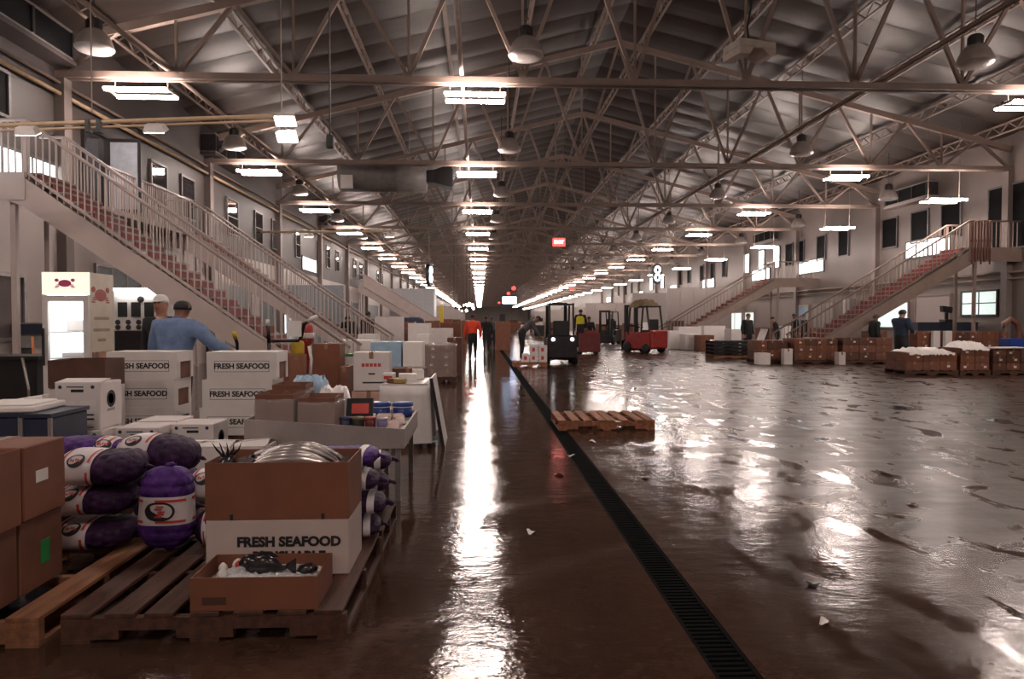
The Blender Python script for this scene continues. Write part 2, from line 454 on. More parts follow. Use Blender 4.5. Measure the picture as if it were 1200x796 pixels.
# ------------------------------------------------------------------ fluorescent fixtures
def make_light():
    t = thing('fluorescent_light', 'lit twin-strip fluorescent light', 'light')
    MB().box(-.74, .74, -.05, .05, .03, .09).build('housing', DARKSTEEL, t)
    for xx in (-.74, .70): MB().box(xx, xx + .04, -.33, .33, .0, .05).build('end_bracket', STEEL, t)
    for yy in (-.30, .30):
        MB().box(-.70, .70, yy - .045, yy + .045, -.035, .035).build('tube', TUBE, t)
    for xx in (-.6, .6): MB().tube((xx, 0, .06), (xx, 0, .32), .012, 6).build('hanger', STEEL, t)
    return t
fl0 = make_light(); first = True
ROWS = ((-7.9, 6.83, 'left lane'), (-.1, 6.83, 'middle aisle'), (13.65, 6.83, 'right lane'), (17.4, 6.0, 'right wall'))
LROW = {'left lane': 'lit twin-strip fluorescent light in the row above the left stalls',
        'middle aisle': 'lit twin-strip fluorescent light in the row above the wet aisle',
        'right lane': 'lit twin-strip fluorescent light in the row above the right vehicle lane',
        'right wall': 'lit twin-strip fluorescent light hung lower in the row near the right wall'}
stem = MB().tube((-.6, 0, .3), (-.6, 0, roof_z(16.8) - 5.955), .012, 6).mesh('hanger', STEEL)
stem2 = MB().tube((.6, 0, .3), (.6, 0, roof_z(18.0) - 5.955), .012, 6).mesh('hanger', STEEL)
for x, z, row in ROWS:
    for k in range(-3, 30):
        y = TR0 + k * BAY
        if row == 'right wall': y = 25.6 + (k - 1) * BAY if k > 1 else TR0 + k * BAY
        if first: c = fl0; c.location = (x, y, z); c['label'] = LROW[row]; c['group'] = 'fluorescent lights, ' + row; first = False
        else: c = copy_tree(fl0, (x, y, z), label=LROW[row], group='fluorescent lights, ' + row)
        if row == 'right wall': link('hanger', stem, c); link('hanger', stem2, c)
# ------------------------------------------------------------------ high-bay lamps (switched off)
HBGLASS = mat('prismatic_lens', (.55, .50, .47), .22, var=.1, spec=.8, bump=.3, bscale=40)
HBDOME = mat('lamp_dome', (.46, .40, .37), .35, var=.08, metal=.2)
def make_highbay():
    t = thing('high_bay_lamp', 'unlit domed high-bay lamp', 'lamp')
    MB().lathe([(.38, 0), (.40, .03), (.37, .16), (.31, .30), (.22, .40), (.15, .44)], 20).build('dome', HBDOME, t, smooth=True)
    MB().lathe([(.03, -.06), (.22, -.05), (.36, -.02), (.405, .035), (.41, .055), (.39, .056)], 20).build('lens', HBGLASS, t, smooth=True)
    MB().lathe([(.16, .44), (.17, .47), (.17, .62), (.12, .68), (.04, .70)], 12).build('ballast', DARKSTEEL, t)
    MB().path([(0, 0, .69), (0, 0, .80), (.06, 0, .86), (0, 0, .92), (0, 0, .95)], .014, 6).build('hanger', DARKSTEEL, t)
    return t
hb0 = make_highbay(); first = True
for row, (x, z, lab) in enumerate(((-8.45, 7.45, 'row by the left wall'), (1.05, 7.45, 'row over the wet aisle'),
                                  (11.5, 7.45, 'row over the right vehicle lane'), (18.2, 6.9, 'row by the right wall'))):
    rod = MB().tube((0, 0, .94), (0, 0, roof_z(x) - z + .045), .014, 6).mesh('hanger_rod', DARKSTEEL)
    for k in range(0, 9):
        y = 16.5 + k * BAY if row < 3 else 31.7 + k * BAY
        lb = 'unlit domed high-bay lamp in the ' + lab; g = 'high-bay lamps, ' + lab
        if first: c = hb0; c.location = (x, y, z); c['label'] = lb; c['group'] = g; KIDS['high_bay_lamp'] = list(hb0.children); first = False
        else: c = copy_tree(hb0, (x, y, z), label=lb, group=g)
        link('hanger_rod', rod, c)

# ------------------------------------------------------------------ openings in the side walls
WN = [0]
def side_window(X, y0, y1, z0, z1, glass=WINDOWGLASS, mull=0, name='window', frame=WINFRAME, fw=.07, trans=0):
    WN[0] += 1
    s = 1 if X < 0 else -1
    w = struct(thing('%s_%d' % (name, WN[0]), None, None, (X, 0, 0)))
    x0, x1 = sorted((-s * .02, s * .07))
    fr = MB().box(x0, x1, y0 - fw, y0, z0 - fw, z1 + fw).box(x0, x1, y1, y1 + fw, z0 - fw, z1 + fw)
    fr.box(x0, x1, y0, y1, z0 - fw, z0).box(x0, x1, y0, y1, z1, z1 + fw)
    fr.build('frame', frame, w)
    e = (y1 - y0) / (mull + 1)
    for i in range(mull + 1):
        a, b = y0 + i * e, y0 + (i + 1) * e
        x0, x1 = sorted((-s * .02, s * .03))
        MB().box(x0, x1, a + (.02 if i else 0), b - (.02 if i < mull else 0), z0, z1).build('pane', glass, w)
    for i in range(1, mull + 1):
        x0, x1 = sorted((-s * .02, s * .05))
        MB().box(x0, x1, y0 + i * e - .022, y0 + i * e + .022, z0, z1).build('mullion', frame, w)
    for i in range(trans):
        z = z0 + (z1 - z0) * (i + 1) / (trans + 1); x0, x1 = sorted((s * .03, s * .05))
        MB().box(x0, x1, y0, y1, z - .02, z + .02).build('transom', frame, w)
    return w
def px_window(X, pxa, pxb, ptop, pbot, **k):
    a, b = onx(pxa, ptop, X), onx(pxb, ptop, X)
    zt = a.z; zb = onx((pxa + pxb) / 2, pbot, X).z
    return side_window(X, min(a.y, b.y), max(a.y, b.y), zb, zt, **k)
# left wall, upper floor
side_window(XL, 12.4, 17.4, 4.38, 5.06, LITWIN, mull=4)
side_window(XL, 12.6, 15.6, 5.75, 6.6, BLACKOUT)
LEFT_UP = [(20.1, 20.9), (22.2, 23.2), (24.4, 25.4), (28.7, 29.9), (32.2, 33.2), (34.8, 35.8), (39.2, 40.1), (44.5, 45.4), (47, 48), (50, 51), (57, 58), (60, 61), (63, 64), (70, 71), (73, 74)]
for a, b in LEFT_UP: side_window(XL, a, b, 4.95, 6.25, trans=1)
for a in (40.6, 67.0, 94.0): side_window(XL, a, a + 3.4, 4.38, 5.06, LITWIN, mull=3)
# upper door standing open onto the second landing
d1 = struct(thing('door_1', None, None, (XL, 18.5, 4.3)))
MB().box(-.02, .09, -.08, 0, 0, 2.05).box(-.02, .09, 1.0, 1.08, 0, 2.05).box(-.02, .09, 0, 1.0, 1.97, 2.05).build('door_frame', BLACKM, d1)
MB().box(-.01, .02, 0, 1.0, 0, 1.97).build('doorway', WINDOWGLASS, d1)
leaf = MB().box(.09, .95, 1.0, 1.045, .03, .12).box(.09, .95, 1.0, 1.045, 1.86, 1.95).box(.09, .17, 1.0, 1.045, .12, 1.86).box(.87, .95, 1.0, 1.045, .12, 1.86).build('door_leaf', BLACKM, d1)
MB().box(.17, .87, 1.012, 1.03, .12, 1.86).build('pane', mat('door_glass', (.30, .32, .36), .06, var=.1, spec=.9), leaf)
# left wall, ground floor: stall hatch as a flat panel coloured like its dim inside, grey shop fronts and a lit doorway further on
DULL = mat('dull_interior', (.085, .062, .060), .6, var=.25, scale=1.5)
side_window(XL, 12.6, 16.0, 1.15, 2.42, DULL, frame=GALV, fw=.09)
BLUEGREY = mat('blue_grey_front', (.20, .22, .24), .5, var=.1)
for y0, y1 in ((19.0, 21.4), (28.5, 31.5), (33, 36), (39, 42), (47.5, 51), (56, 59), (64, 70)): side_window(XL, y0, y1, .4, 2.9, BLUEGREY, mull=2, frame=GALV)
side_window(XL, 36.8, 38.0, .1, 2.6, LITWIN, frame=GALV)
side_window(XL, 45.2, 46.2, .1, 2.4, LITWIN, frame=GALV)
# right wall, upper floor
for a, b in ((29.4, 30.6), (31.6, 32.8), (34.0, 35.2)): side_window(XR, a, b, 5.1, 6.45, BLACKOUT)
side_window(XR, 25.2, 27.7, 4.25, 6.6, BLACKOUT, name='door')
for a, b in ((38.6, 39.6), (41.2, 42.2), (44.0, 45.0), (45.6, 46.6)): side_window(XR, a, b, 5.1, 6.45, BLACKOUT)
for a, b in ((47.6, 48.6), (50.2, 51.2), (53.0, 54.0), (78.0, 79.2), (83.0, 84.4)): side_window(XR, a, b, 5.1, 6.45, LITWIN, trans=1)
for a, b in ((58, 59), (61, 62), (64, 65), (68, 69), (71, 72), (90, 91), (94, 95), (98, 99), (103, 104), (108, 109)): side_window(XR, a, b, 5.1, 6.45, BLACKOUT)
for a in (30.0, 41.4, 49.2, 61.0, 72.0, 88.0, 110.0): side_window(XR, a, a + 3.2, 4.42, 5.12, LITWIN, mull=3)
# right wall, ground floor
SHOPGLASS = mat('lit_shop_glass', (.62, .74, .70), .1, var=.1, emit=.55)
PALEBLUE = mat('pale_blue_door', (.22, .34, .46), .4, var=.08)
w = side_window(XR, 27.2, 29.2, 1.75, 2.65, SHOPGLASS, mull=1, frame=DARKSTEEL, trans=1)
side_window(XR, 30.0, 32.4, 1.2, 2.6, WALL2, frame=STEEL)
side_window(XR, 33.0, 36.0, 1.2, 2.35, SHOPGLASS, frame=STEEL)
side_window(XR, 43.3, 45.0, .1, 2.4, PALEBLUE, name='door', frame=TAN)
side_window(XR, 40.2, 42.8, .1, 2.5, WALL2, name='door', frame=STEEL)
side_window(XR, 52, 58, .5, 2.1, SHOPGLASS, mull=2, frame=STEEL)
# pilasters
for k in range(0, 12):
    for X, s in ((XL, 1), (XR, -1)):
        x0, x1 = sorted((X - s * .02, X + s * .22))
        struct(MB().box(x0, x1, TR0 + k * BAY - .16, TR0 + k * BAY + .16, 0, CH - .03).build('trim_pilaster', WALL))
# air handling units high on the walls: a slatted box on a bracket shelf
def air_unit(X, y0, y1, z0, label):
    s = 1 if X < 0 else -1
    t = thing('air_unit', label, 'air unit', (X, y0, z0))
    L_ = y1 - y0
    def bx(a, b, c, d, e, f): q = sorted((s * a, s * b)); return MB().box(q[0], q[1], c, d, e, f)
    bx(-.02, .5, 0, L_, .1, .16).build('bottom_panel', GALV, t); bx(-.02, .5, 0, L_, .72, .78).build('top_panel', GALV, t)
    nb = max(3, int(L_ / 1.1))
    for i in range(nb + 1): bx(-.02, .52, i * L_ / nb - .04, i * L_ / nb + .04, .16, .72).build('divider', DARKSTEEL, t)
    for i in range(nb): bx(-.02, .49, i * L_ / nb + .05, (i + 1) * L_ / nb - .05, .16, .72).build('louvre', BLACKOUT, t)
    bx(-.02, .53, -.1, L_ + .1, 0, .1).build('shelf', WALLGREY if X < 0 else WALL2, t)
air_unit(XL, 12.8, 17.2, 7.35, 'long slatted air unit on the left wall by the open walkway')
air_unit(XL, 26.2, 29.4, 7.35, 'shorter slatted air unit on the left wall behind a dome lamp')
air_unit(XL, 45.0, 48.0, 7.35, 'far slatted air unit on the left wall past the windows')
air_unit(XR, 31.0, 34.2, 6.85, 'slatted air unit on the right wall above three dark windows')
air_unit(XR, 48.0, 51.0, 6.85, 'far slatted air unit on the right wall above lit windows')

# ------------------------------------------------------------------ stairs
def stair(label, Y, xtop, s, wall_x, ztop=4.27, slope=.72, width=1.3, solid=False, paint=STAIRSTEEL, pitch=.125):
    """s = +1 goes down towards +x, -1 towards -x; the near stringer stands at y = Y."""
    run = ztop / slope; xf = xtop + s * run
    t = thing('staircase', label, 'staircase', (xf, Y, 0))
    def X(d): return -s * d                    # d: distance back from the foot
    dep = .54
    for yy in (0, width):
        poly = [(X(0), 0), (X(-.02), -.0), (X(run), ztop - .12), (X(run + .35), ztop - .12), (X(run + .35), ztop - .12 - .40), (X(run + .05), ztop - .12 - dep + .02), (X(.62), 0)]
        MB().prism(poly, yy - .03, yy + .03).build('stringer', paint, t)
    n = int(round(ztop / .178)); rise = ztop / n; going = run / n
    tm = MB().box(-going * .62, going * .62, .031, width - .031, -.035, 0).mesh('tread', STEEL)
    rm = MB().box(-.012, .012, .031, width - .031, -rise + .001, -.036).mesh('riser', REDRISER)
    for i in range(n):
        link('tread', tm, t, (X((i + .6) * going), 0, (i + 1) * rise)); link('riser', rm, t, (X(i * going + .02), 0, (i + 1) * rise))
    zline = lambda d: min(d * slope, ztop) - .10
    rl = .97
    bal = MB().box(-.011, .011, -.011, .011, 0, rl + .08).mesh('baluster', paint)
    land = abs(wall_x - xtop) - .02
    for yy in (0, width):
        MB().path([(X(-.05), yy, rl + .02), (X(run), yy, ztop + rl), (X(run + (land if yy == 0 else .5)), yy, ztop + rl)], .034, 8).build('handrail', paint, t, smooth=True)
        MB().bar((X(.12), yy, .11), (X(run), yy, ztop + .01), .03, .05).build('bottom_rail', paint, t)
        d = .12
        if solid:
            MB().hexa([(X(.1), yy - .01, .1), (X(run), yy - .01, ztop), (X(run), yy + .01, ztop), (X(.1), yy + .01, .1),
                       (X(.1), yy - .01, .95), (X(run), yy - .01, ztop + .9), (X(run), yy + .01, ztop + .9), (X(.1), yy + .01, .95)]).build('side_panel', paint, t)
        else:
            while d < run + (land - .1 if yy == 0 else .4):
                link('baluster', bal, t, (X(d), yy, zline(d))); d += pitch
        MB().box(X(.02) - .03, X(.02) + .03, yy - .03, yy + .03, 0, rl + .04).build('newel_post', paint, t)
        MB().box(X(run) - .03, X(run) + .03, yy - .03, yy + .03, ztop - .1, ztop + rl).build('newel_post', paint, t)
    q = sorted((X(run), X(run + land)))
    MB().box(q[0], q[1], -.03, width + .03, ztop - .14, ztop).build('landing', STEEL, t)
    MB().box(q[0], q[1], -.05, -.031, ztop - .52, ztop).build('landing_fascia', paint, t)
    q2 = X(run + .3)
    for yy in (.12, width - .12): MB().box(q2 - .05, q2 + .05, yy - .05, yy + .05, 0, ztop - .141).build('landing_post', paint, t)
    return t
stair('pale steel staircase with red risers rising over the drinks fridge', 14.0, -8.45, 1, XL)
stair('pale steel staircase with red risers rising past the open upper door', 23.1, -9.0, 1, XL, slope=.70)
stair('far staircase with solid pale sides by the block-shaped cold room', 59.0, -9.3, 1, XL, slope=.62, solid=True)
stair('steel staircase with red risers rising along the right lit window', 26.0, 18.0, -1, XR, slope=.62, ztop=4.2, paint=STEEL, pitch=.16)
stair('far grey staircase beside the white partition on the right', 42.0, 17.3, -1, XR, slope=.60, ztop=4.0, paint=STEEL, pitch=.2)

# walkway along the upper left doors, between the stair landings
wk = thing('upper_walkway', 'railed steel walkway in front of the open upper door', 'walkway', (XL, 0, 0))
MB().box(-.01, .82, 18.0, 23.05, 4.13, 4.27).build('deck', STEEL, wk)
MB().tube((.8, 18.0, 5.24), (.8, 23.05, 5.24), .03, 8).build('handrail', STAIRSTEEL, wk, smooth=True)
bm_ = MB().box(-.011, .011, -.011, .011, 4.26, 5.22).mesh('baluster', STAIRSTEEL)
for k in range(38): link('baluster', bm_, wk, (.8, 18.05 + k * .13, 0))
# ------------------------------------------------------------------ partitions of the far stalls
def partition(name, x0, x1, y0, y1, h, m=WALL2, nseam=0):
    w = struct(thing(name, None, None))
    n = max(1, nseam); e = (x1 - x0) / n
    for i in range(n): MB().box(x0 + i * e + .008, x0 + (i + 1) * e - .008, y0, y1, 0, h).build('panel', m, w)
    return w
partition('wall_cold_room', -7.7, -3.9, 62.5, 66, 4.25, mat('cold_room_panel', (.48, .49, .53), .4, var=.05), 4)
partition('wall_stall_right', 12.0, 16.2, 46.0, 46.2, 3.6, WALL2, 5)
partition('wall_stall_right_far', 13.2, 19.95, 62.0, 62.2, 3.9, WALL2, 6)
partition('wall_stall_left', -9.75, -6.9, 37.2, 37.4, 3.3, BLUEGREY, 3)
partition('wall_stall_left_far', -9.75, -5.4, 84.0, 84.2, 3.6, WALL2, 4)
for k in range(4):
    partition('wall_stall_row', 12.6, 19.9, 86 + k * 26, 86.2 + k * 26, 3.6, WALL2, 6)
    partition('wall_stall_row', -9.75, -3.6, 104 + k * 26, 104.2 + k * 26, 3.6, WALL2, 5)

# ------------------------------------------------------------------ overhead equipment
# tan conduit with floodlights in front of the first staircase
p0 = onx(0, 147, XL); YB = 12.0
zl = at(0, 147, YB).z; zr = at(345, 135, YB).z; xr = at(345, 135, YB).x
c = thing('flood_conduit', 'tan conduit bar with floodlights crossing in front of the first staircase', 'conduit', (0, YB, 0))
xl_ = at(0, 147, YB).x
ex = XL + .01; ez = zl + (zr - zl) * (ex - xl_) / (xr - xl_)
MB().tube((ex, 0, ez), (xr, 0, zr), .035, 8).build('upper_pipe', TAN, c, smooth=True)
MB().tube((ex, 0, ez - .09), (xr - .25, 0, zr - .09), .02, 8).build('lower_pipe', TAN, c, smooth=True)
for px in (108, 330):
    p = at(px, 140, YB); MB().tube((p.x, 0, zr - .02), (p.x, 0, roof_z(p.x) + .08), .01, 6).build('hanger_rod', STEEL, c)
for px in (104, 117):
    p = at(px, 140, YB); MB().box(p.x - .035, p.x + .035, -.06, .06, zl - .1, zl + .1).build('clamp', BLACKM, c)
def floodlight(px, py, Y, label, w=.34, tilt=0.5, z_top=None):
    p = at(px, py, Y)
    t = thing('floodlight', label, 'floodlight', p, 0)
    M_ = Matrix.Rotation(tilt, 4, 'X')
    MB().hexa([M_ @ Vector(q) for q in ((-w / 2, -.10, -.05), (w / 2, -.10, -.05), (w / 2, .10, -.05), (-w / 2, .10, -.05), (-w * .38, -.06, .06), (w * .38, -.06, .06), (w * .38, .06, .06), (-w * .38, .06, .06))]).build('case', WHITEPL, t)
    MB().box(-w * .44, w * .44, -.085, .085, -.062, -.0505, M=M_).build('lens', FLOODLENS, t)
    MB().box(-.02, .02, .05, .145, .0, (z_top or .10)).build('bracket', STEEL, t)
    return t
floodlight(32, 153, YB - .17, 'lit floodlight on the wall end of the tan conduit bar')
floodlight(182, 150, YB - .17, 'lit floodlight midway along the tan conduit bar')
floodlight(335, 140, YB - .17, 'upper lit floodlight at the free end of the tan conduit bar', tilt=-.7)
floodlight(337, 159, YB - .17, 'lower lit floodlight at the free end of the tan conduit bar', tilt=-.7, z_top=.12)
c = thing('flood_conduit', 'far tan conduit bar with floodlights between two trusses on the left', 'conduit', (0, 33.0, 0))
a, b = at(285, 272, 33), at(470, 271, 33)
MB().tube((XL + .01, 0, a.z), (b.x, 0, b.z), .05, 8).build('pipe', TAN, c, smooth=True)
for px in (330, 460):
    p = at(px, 270, 33); MB().tube((p.x, 0, p.z - .02), (p.x, 0, roof_z(p.x) + .08), .012, 6).build('hanger_rod', STEEL, c)
for px, nm in ((362, 'middle'), (457, 'free end')): floodlight(px, 276, 32.83, 'small lit floodlight at the %s of the far conduit bar' % nm, tilt=.4, w=.42, z_top=.22)
# hanging jet heater: fat duct with a flared black mouth
p = at(398, 207, 28.3); q = at(500, 210, 28.3)
t = thing('duct_heater', 'big grey cylindrical duct heater with flared black mouth hung under the trusses', 'heater', (p.x, 28.3, p.z))
Ln = q.x - p.x; R_ = .58
MX = Matrix.Rotation(math.pi / 2, 4, 'Y')
GREYD = mat('duct_grey', (.17, .155, .15), .5, metal=.1, var=.15)
MB().lathe([(R_ * .9, 0), (R_, .05), (R_, Ln * .33), (R_ * 1.03, Ln * .34), (R_, Ln * .35), (R_, Ln * .66), (R_ * 1.03, Ln * .67), (R_, Ln * .68), (R_, Ln)], 22, M=MX).build('drum', GREYD, t, smooth=True)
MB().lathe([(R_ * .55, Ln), (R_ * .6, Ln + .3), (R_ * 1.1, Ln + 1.0), (R_ * 1.05, Ln + 1.0), (R_ * .5, Ln + .3)], 4, M=MX @ Matrix.Rotation(math.pi / 4, 4, 'Z')).build('mouth', BLACKM, t)
MB().box(.15, .6, -.62, -.5, -.55, -.05).build('control_box', WHITEPL, t)
for f in (.2, .8): MB().tube((Ln * f, 0, R_ * .9), (Ln * f, 0, roof_z(p.x + Ln * f) - p.z + .045), .015, 6).build('hanger_rod', STEEL, t)
# unit heater over the right lane
p = at(878, 62, 14.5)
t = thing('unit_heater', 'white boxed unit heater hung by a cable over the right lane', 'heater', p, .25)
MB().box(-.42, .42, -.3, .3, 0, .16).build('case', mat('cream_paint', (.50, .45, .38), .5), t, bevel=.02)
MB().hexa([(-.42, -.3, -.14), (-.2, -.3, -.14), (-.2, .3, -.14), (-.42, .3, -.14), (-.42, -.3, 0), (-.1, -.3, 0), (-.1, .3, 0), (-.42, .3, 0)]).build('left_deflector', CONDUIT, t)
MB().hexa([(.28, -.25, -.1), (.42, -.25, -.1), (.42, .25, -.1), (.28, .25, -.1), (.1, -.3, 0), (.42, -.3, 0), (.42, .3, 0), (.1, .3, 0)]).build('right_deflector', CONDUIT, t)
MB().path([(0, 0, .15), (-.05, 0, .5), (.03, 0, .9), (0, 0, roof_z(p.x) - p.z - .02)], .02, 6).build('cable', BLACK, t)
# hanging black cable with a hook block
p = at(387, 168, 11.0)
t = thing('hoist_cable', 'black cable with a plug block hanging left of the aisle', 'cable', (p.x, 11.0, p.z))
MB().tube((0, 0, .1), (0, 0, roof_z(p.x) - p.z + .045), .012, 6).build('cable', BLACK, t)
MB().box(-.05, .05, -.05, .05, -.08, .12).build('plug_block', BLACK, t, bevel=.015)
# red exit signs, a blue-white screen and the oval neon stall signs
EXITR = mat('exit_red', (.9, .06, .05), .4, var=.05, emit=1.6)
def hang_to_roof(t, p, dx, z0):
    for x in dx: MB().tube((x, 0, z0), (x, 0, roof_z(p.x + x) - p.z + .045), .012, 6).build('hanger_rod', STEEL, t)
p = at(655, 284, 35.4)
t = thing('exit_sign', 'red lit exit sign hanging in mid hall', 'sign', p)
MB().box(-.30, .30, -.04, .04, -.2, .2).build('case', EXITR, t)
text(t, 'EXIT', .24, mat('sign_white', (1, .85, .8), .4, emit=2), (0, -.043, 0), bold=.006)
hang_to_roof(t, p, (-.2, .2), .2)
for px, py, Y, nm in ((602, 338, 75, 'nearer'), (596, 344, 96, 'middle'), (585, 355, 140, 'farthest'), (670, 338, 75, 'separate')):
    p = at(px, py, Y); k = Y / 75
    t = thing('warning_lamp', 'small red lamp hanging far down the hall, the %s one' % nm, 'lamp', p)
    MB().lathe([(.02, -.22), (.2, -.12), (.24, .05), (.1, .2)], 10).build('globe', EXITR, t, smooth=True)
    hang_to_roof(t, p, (0,), .18)
p = at(597, 352, 62)
t = thing('display_screen', 'blue-white lit screen hanging far down the aisle', 'screen', p)
MB().box(-.66, .66, -.05, .08, -.36, .36).build('case', BLACKM, t)
MB().box(-.6, .6, -.06, -.0501, -.3, .3).build('screen', mat('screen_glow', (.55, .72, 1.0), .3, emit=3.0), t)
hang_to_roof(t, p, (-.4, .4), .36)
NEON = mat('neon_white', (.75, .9, 1.0), .4, emit=5)
def oval_sign(px, py, Y, hgt, wid, label, rz):
    p = at(px, py, Y)
    t = thing('oval_sign', label, 'sign', p, rz)
    a, b = wid / 2, hgt / 2
    pts = [(a * math.copysign(abs(math.cos(q)) ** .8, math.cos(q)), b * math.sin(q)) for q in [2 * math.pi * i / 28 for i in range(28)]]
    MB().prism(pts, -.12, .12).build('board', BLACKM, t)
    for cz, r in ((b * .36, a * .55), (-b * .36, a * .55)):
        ring = [(r * math.cos(q) * .9, -.14, cz + r * 1.15 * math.sin(q)) for q in [2 * math.pi * i / 20 for i in range(21)]]
        MB().path(ring, .06, 6).build('neon_ring', NEON, t, smooth=True)
    for s in (-1, 1): MB().box(s * a * .2 - .02, s * a * .2 + .02, -.02, .02, b * .9, roof_z(p.x) - p.z + .045).build('hanger_rod', STEEL, t)
oval_sign(770, 321, 46, 1.35, .62, 'black oval sign with two white neon rings above the red forklift', 0)
oval_sign(503, 322, 52, 1.6, .75, 'black oval sign turned edge-on above the left stalls', 1.25)

PI = math.pi
# ------------------------------------------------------------------ cartons, pallets, sacks
MC = {}
def carton_mesh(w, d, h, m, bev=.006):
    k = (round(w, 3), round(d, 3), round(h, 3), m.name)
    if k not in MC: MC[k] = MB().box(-w / 2, w / 2, -d / 2, d / 2, 0, h).mesh('carton_body', m, bevel=bev)
    return MC[k]
def tape_mesh(w, d, h, tm):
    k = ('tape', round(w, 3), round(d, 3), round(h, 3), tm.name)
    if k not in MC:
        e = .0025
        MC[k] = MB().box(-.03, .03, -d / 2 - e, d / 2 + e, h, h + e).box(-.03, .03, -d / 2 - e, -d / 2, h - .09, h).box(-.03, .03, d / 2, d / 2 + e, h - .09, h).mesh('tape', tm)
    return MC[k]
def carton(label, w, d, h, loc, rz=0.0, m=CARD, group=None, name='carton', cat='box', tape=TAPE, sticker=None):
    t = thing(name, label, cat, loc, rz, group)
    link('body', carton_mesh(w, d, h, m), t)
    if tape: link('tape', tape_mesh(w, d, h, tape), t)
    if sticker:
        k = ('st', sticker[2], sticker[3])
        if k not in MC: MC[k] = MB().box(-sticker[2] / 2, sticker[2] / 2, -.002, .001, -sticker[3] / 2, sticker[3] / 2).mesh('sticker', PAPER)
        link('sticker', MC[k], t, (sticker[0], -d / 2 - .0005, sticker[1]))
    return t
def open_carton(label, w, d, h, loc, rz=0.0, m=CARD, name='open_carton', flaps=(), th=.007, group=None, fill=None):
    t = thing(name, label, 'box', loc, rz, group)
    b = MB().box(-w / 2, w / 2, -d / 2, -d / 2 + th, 0, h).box(-w / 2, w / 2, d / 2 - th, d / 2, 0, h)
    b.box(-w / 2, -w / 2 + th, -d / 2 + th, d / 2 - th, 0, h).box(w / 2 - th, w / 2, -d / 2 + th, d / 2 - th, 0, h).box(-w / 2 + th, w / 2 - th, -d / 2 + th, d / 2 - th, 0, th)
    b.build('body', m, t)
    for side, ang in flaps:                       # ang: 0 = upright, 90 = out flat
        a = math.radians(ang); L_ = d * .45; dz, do = math.cos(a) * L_, math.sin(a) * L_
        sx = {'l': -1, 'r': 1}.get(side, 0); sy = {'f': -1, 'b': 1}.get(side, 0)
        f = MB()
        if sx:
            x = sx * w / 2; q = [(x, -d / 2, h), (x + sx * do, -d / 2, h + dz), (x + sx * do, d / 2, h + dz), (x, d / 2, h)]
        else:
            yy = sy * d / 2; q = [(-w / 2, yy, h), (-w / 2, yy + sy * do, h + dz), (w / 2, yy + sy * do, h + dz), (w / 2, yy, h)]
        nrm = (Vector(q[1]) - Vector(q[0])).cross(Vector(q[3]) - Vector(q[0])).normalized() * .004
        f.hexa([Vector(p) for p in q] + [Vector(p) + nrm for p in q]); f.build('flap', m, t)
    if fill: MB().box(-w / 2 + th, w / 2 - th, -d / 2 + th, d / 2 - th, th, fill[0]).build('contents', fill[1], t)
    return t
def pallet(label, x0, x1, y0, y1, m, nb=7, group=None, z=0.0, hgt=.14, bw=None, jitter=0.0, rz=0.0, skip=()):
    L_, W_ = x1 - x0, y1 - y0
    t = thing('wooden_pallet', label, 'pallet', ((x0 + x1) / 2, (y0 + y1) / 2, z), rz, group)
    bw = bw or L_ / nb * .68
    for i in range(nb):
        if i in skip: continue
        x = -L_ / 2 + bw / 2 + i * (L_ - bw) / (nb - 1); j = random.uniform(-jitter, jitter)
        MB().box(x - bw / 2 + j, x + bw / 2 + j, -W_ / 2, W_ / 2, hgt - .022, hgt).build('deck_board', m, t, bevel=.003)
    for yy in (-W_ / 2 + .025, 0, W_ / 2 - .025):
        s = MB(); q = -L_ / 2
        s.box(q, -q, yy - .022, yy + .022, .06, hgt - .0225)
        for a, b in ((0, .2), (.4, .6), (.8, 1)): s.box(q + L_ * a, q + L_ * b, yy - .022, yy + .022, .019, .06)
        s.build('stringer', m, t)
    for i in range(3):
        x = -L_ / 2 + bw / 2 + i * (L_ - bw) / 2
        MB().box(x - bw / 2, x + bw / 2, -W_ / 2, W_ / 2, 0, .0185).build('bottom_board', m, t)
    return t

# the two front pallets and the ones hidden under the goods behind them
pallet('pale bare wooden pallet with wide gaps under the brown cartons', -3.36, -2.02, 3.38, 4.62, WOODL, nb=4, bw=.15)
pallet('dark worn wooden pallet under the fresh seafood boxes', -1.94, -.63, 3.41, 4.66, WOODD, nb=7, jitter=.02, bw=.135)
pallet('dark wooden pallet behind, under the back row of onion sacks', -2.46, -.63, 4.70, 5.5, WOODD, nb=9)
Z0 = .14
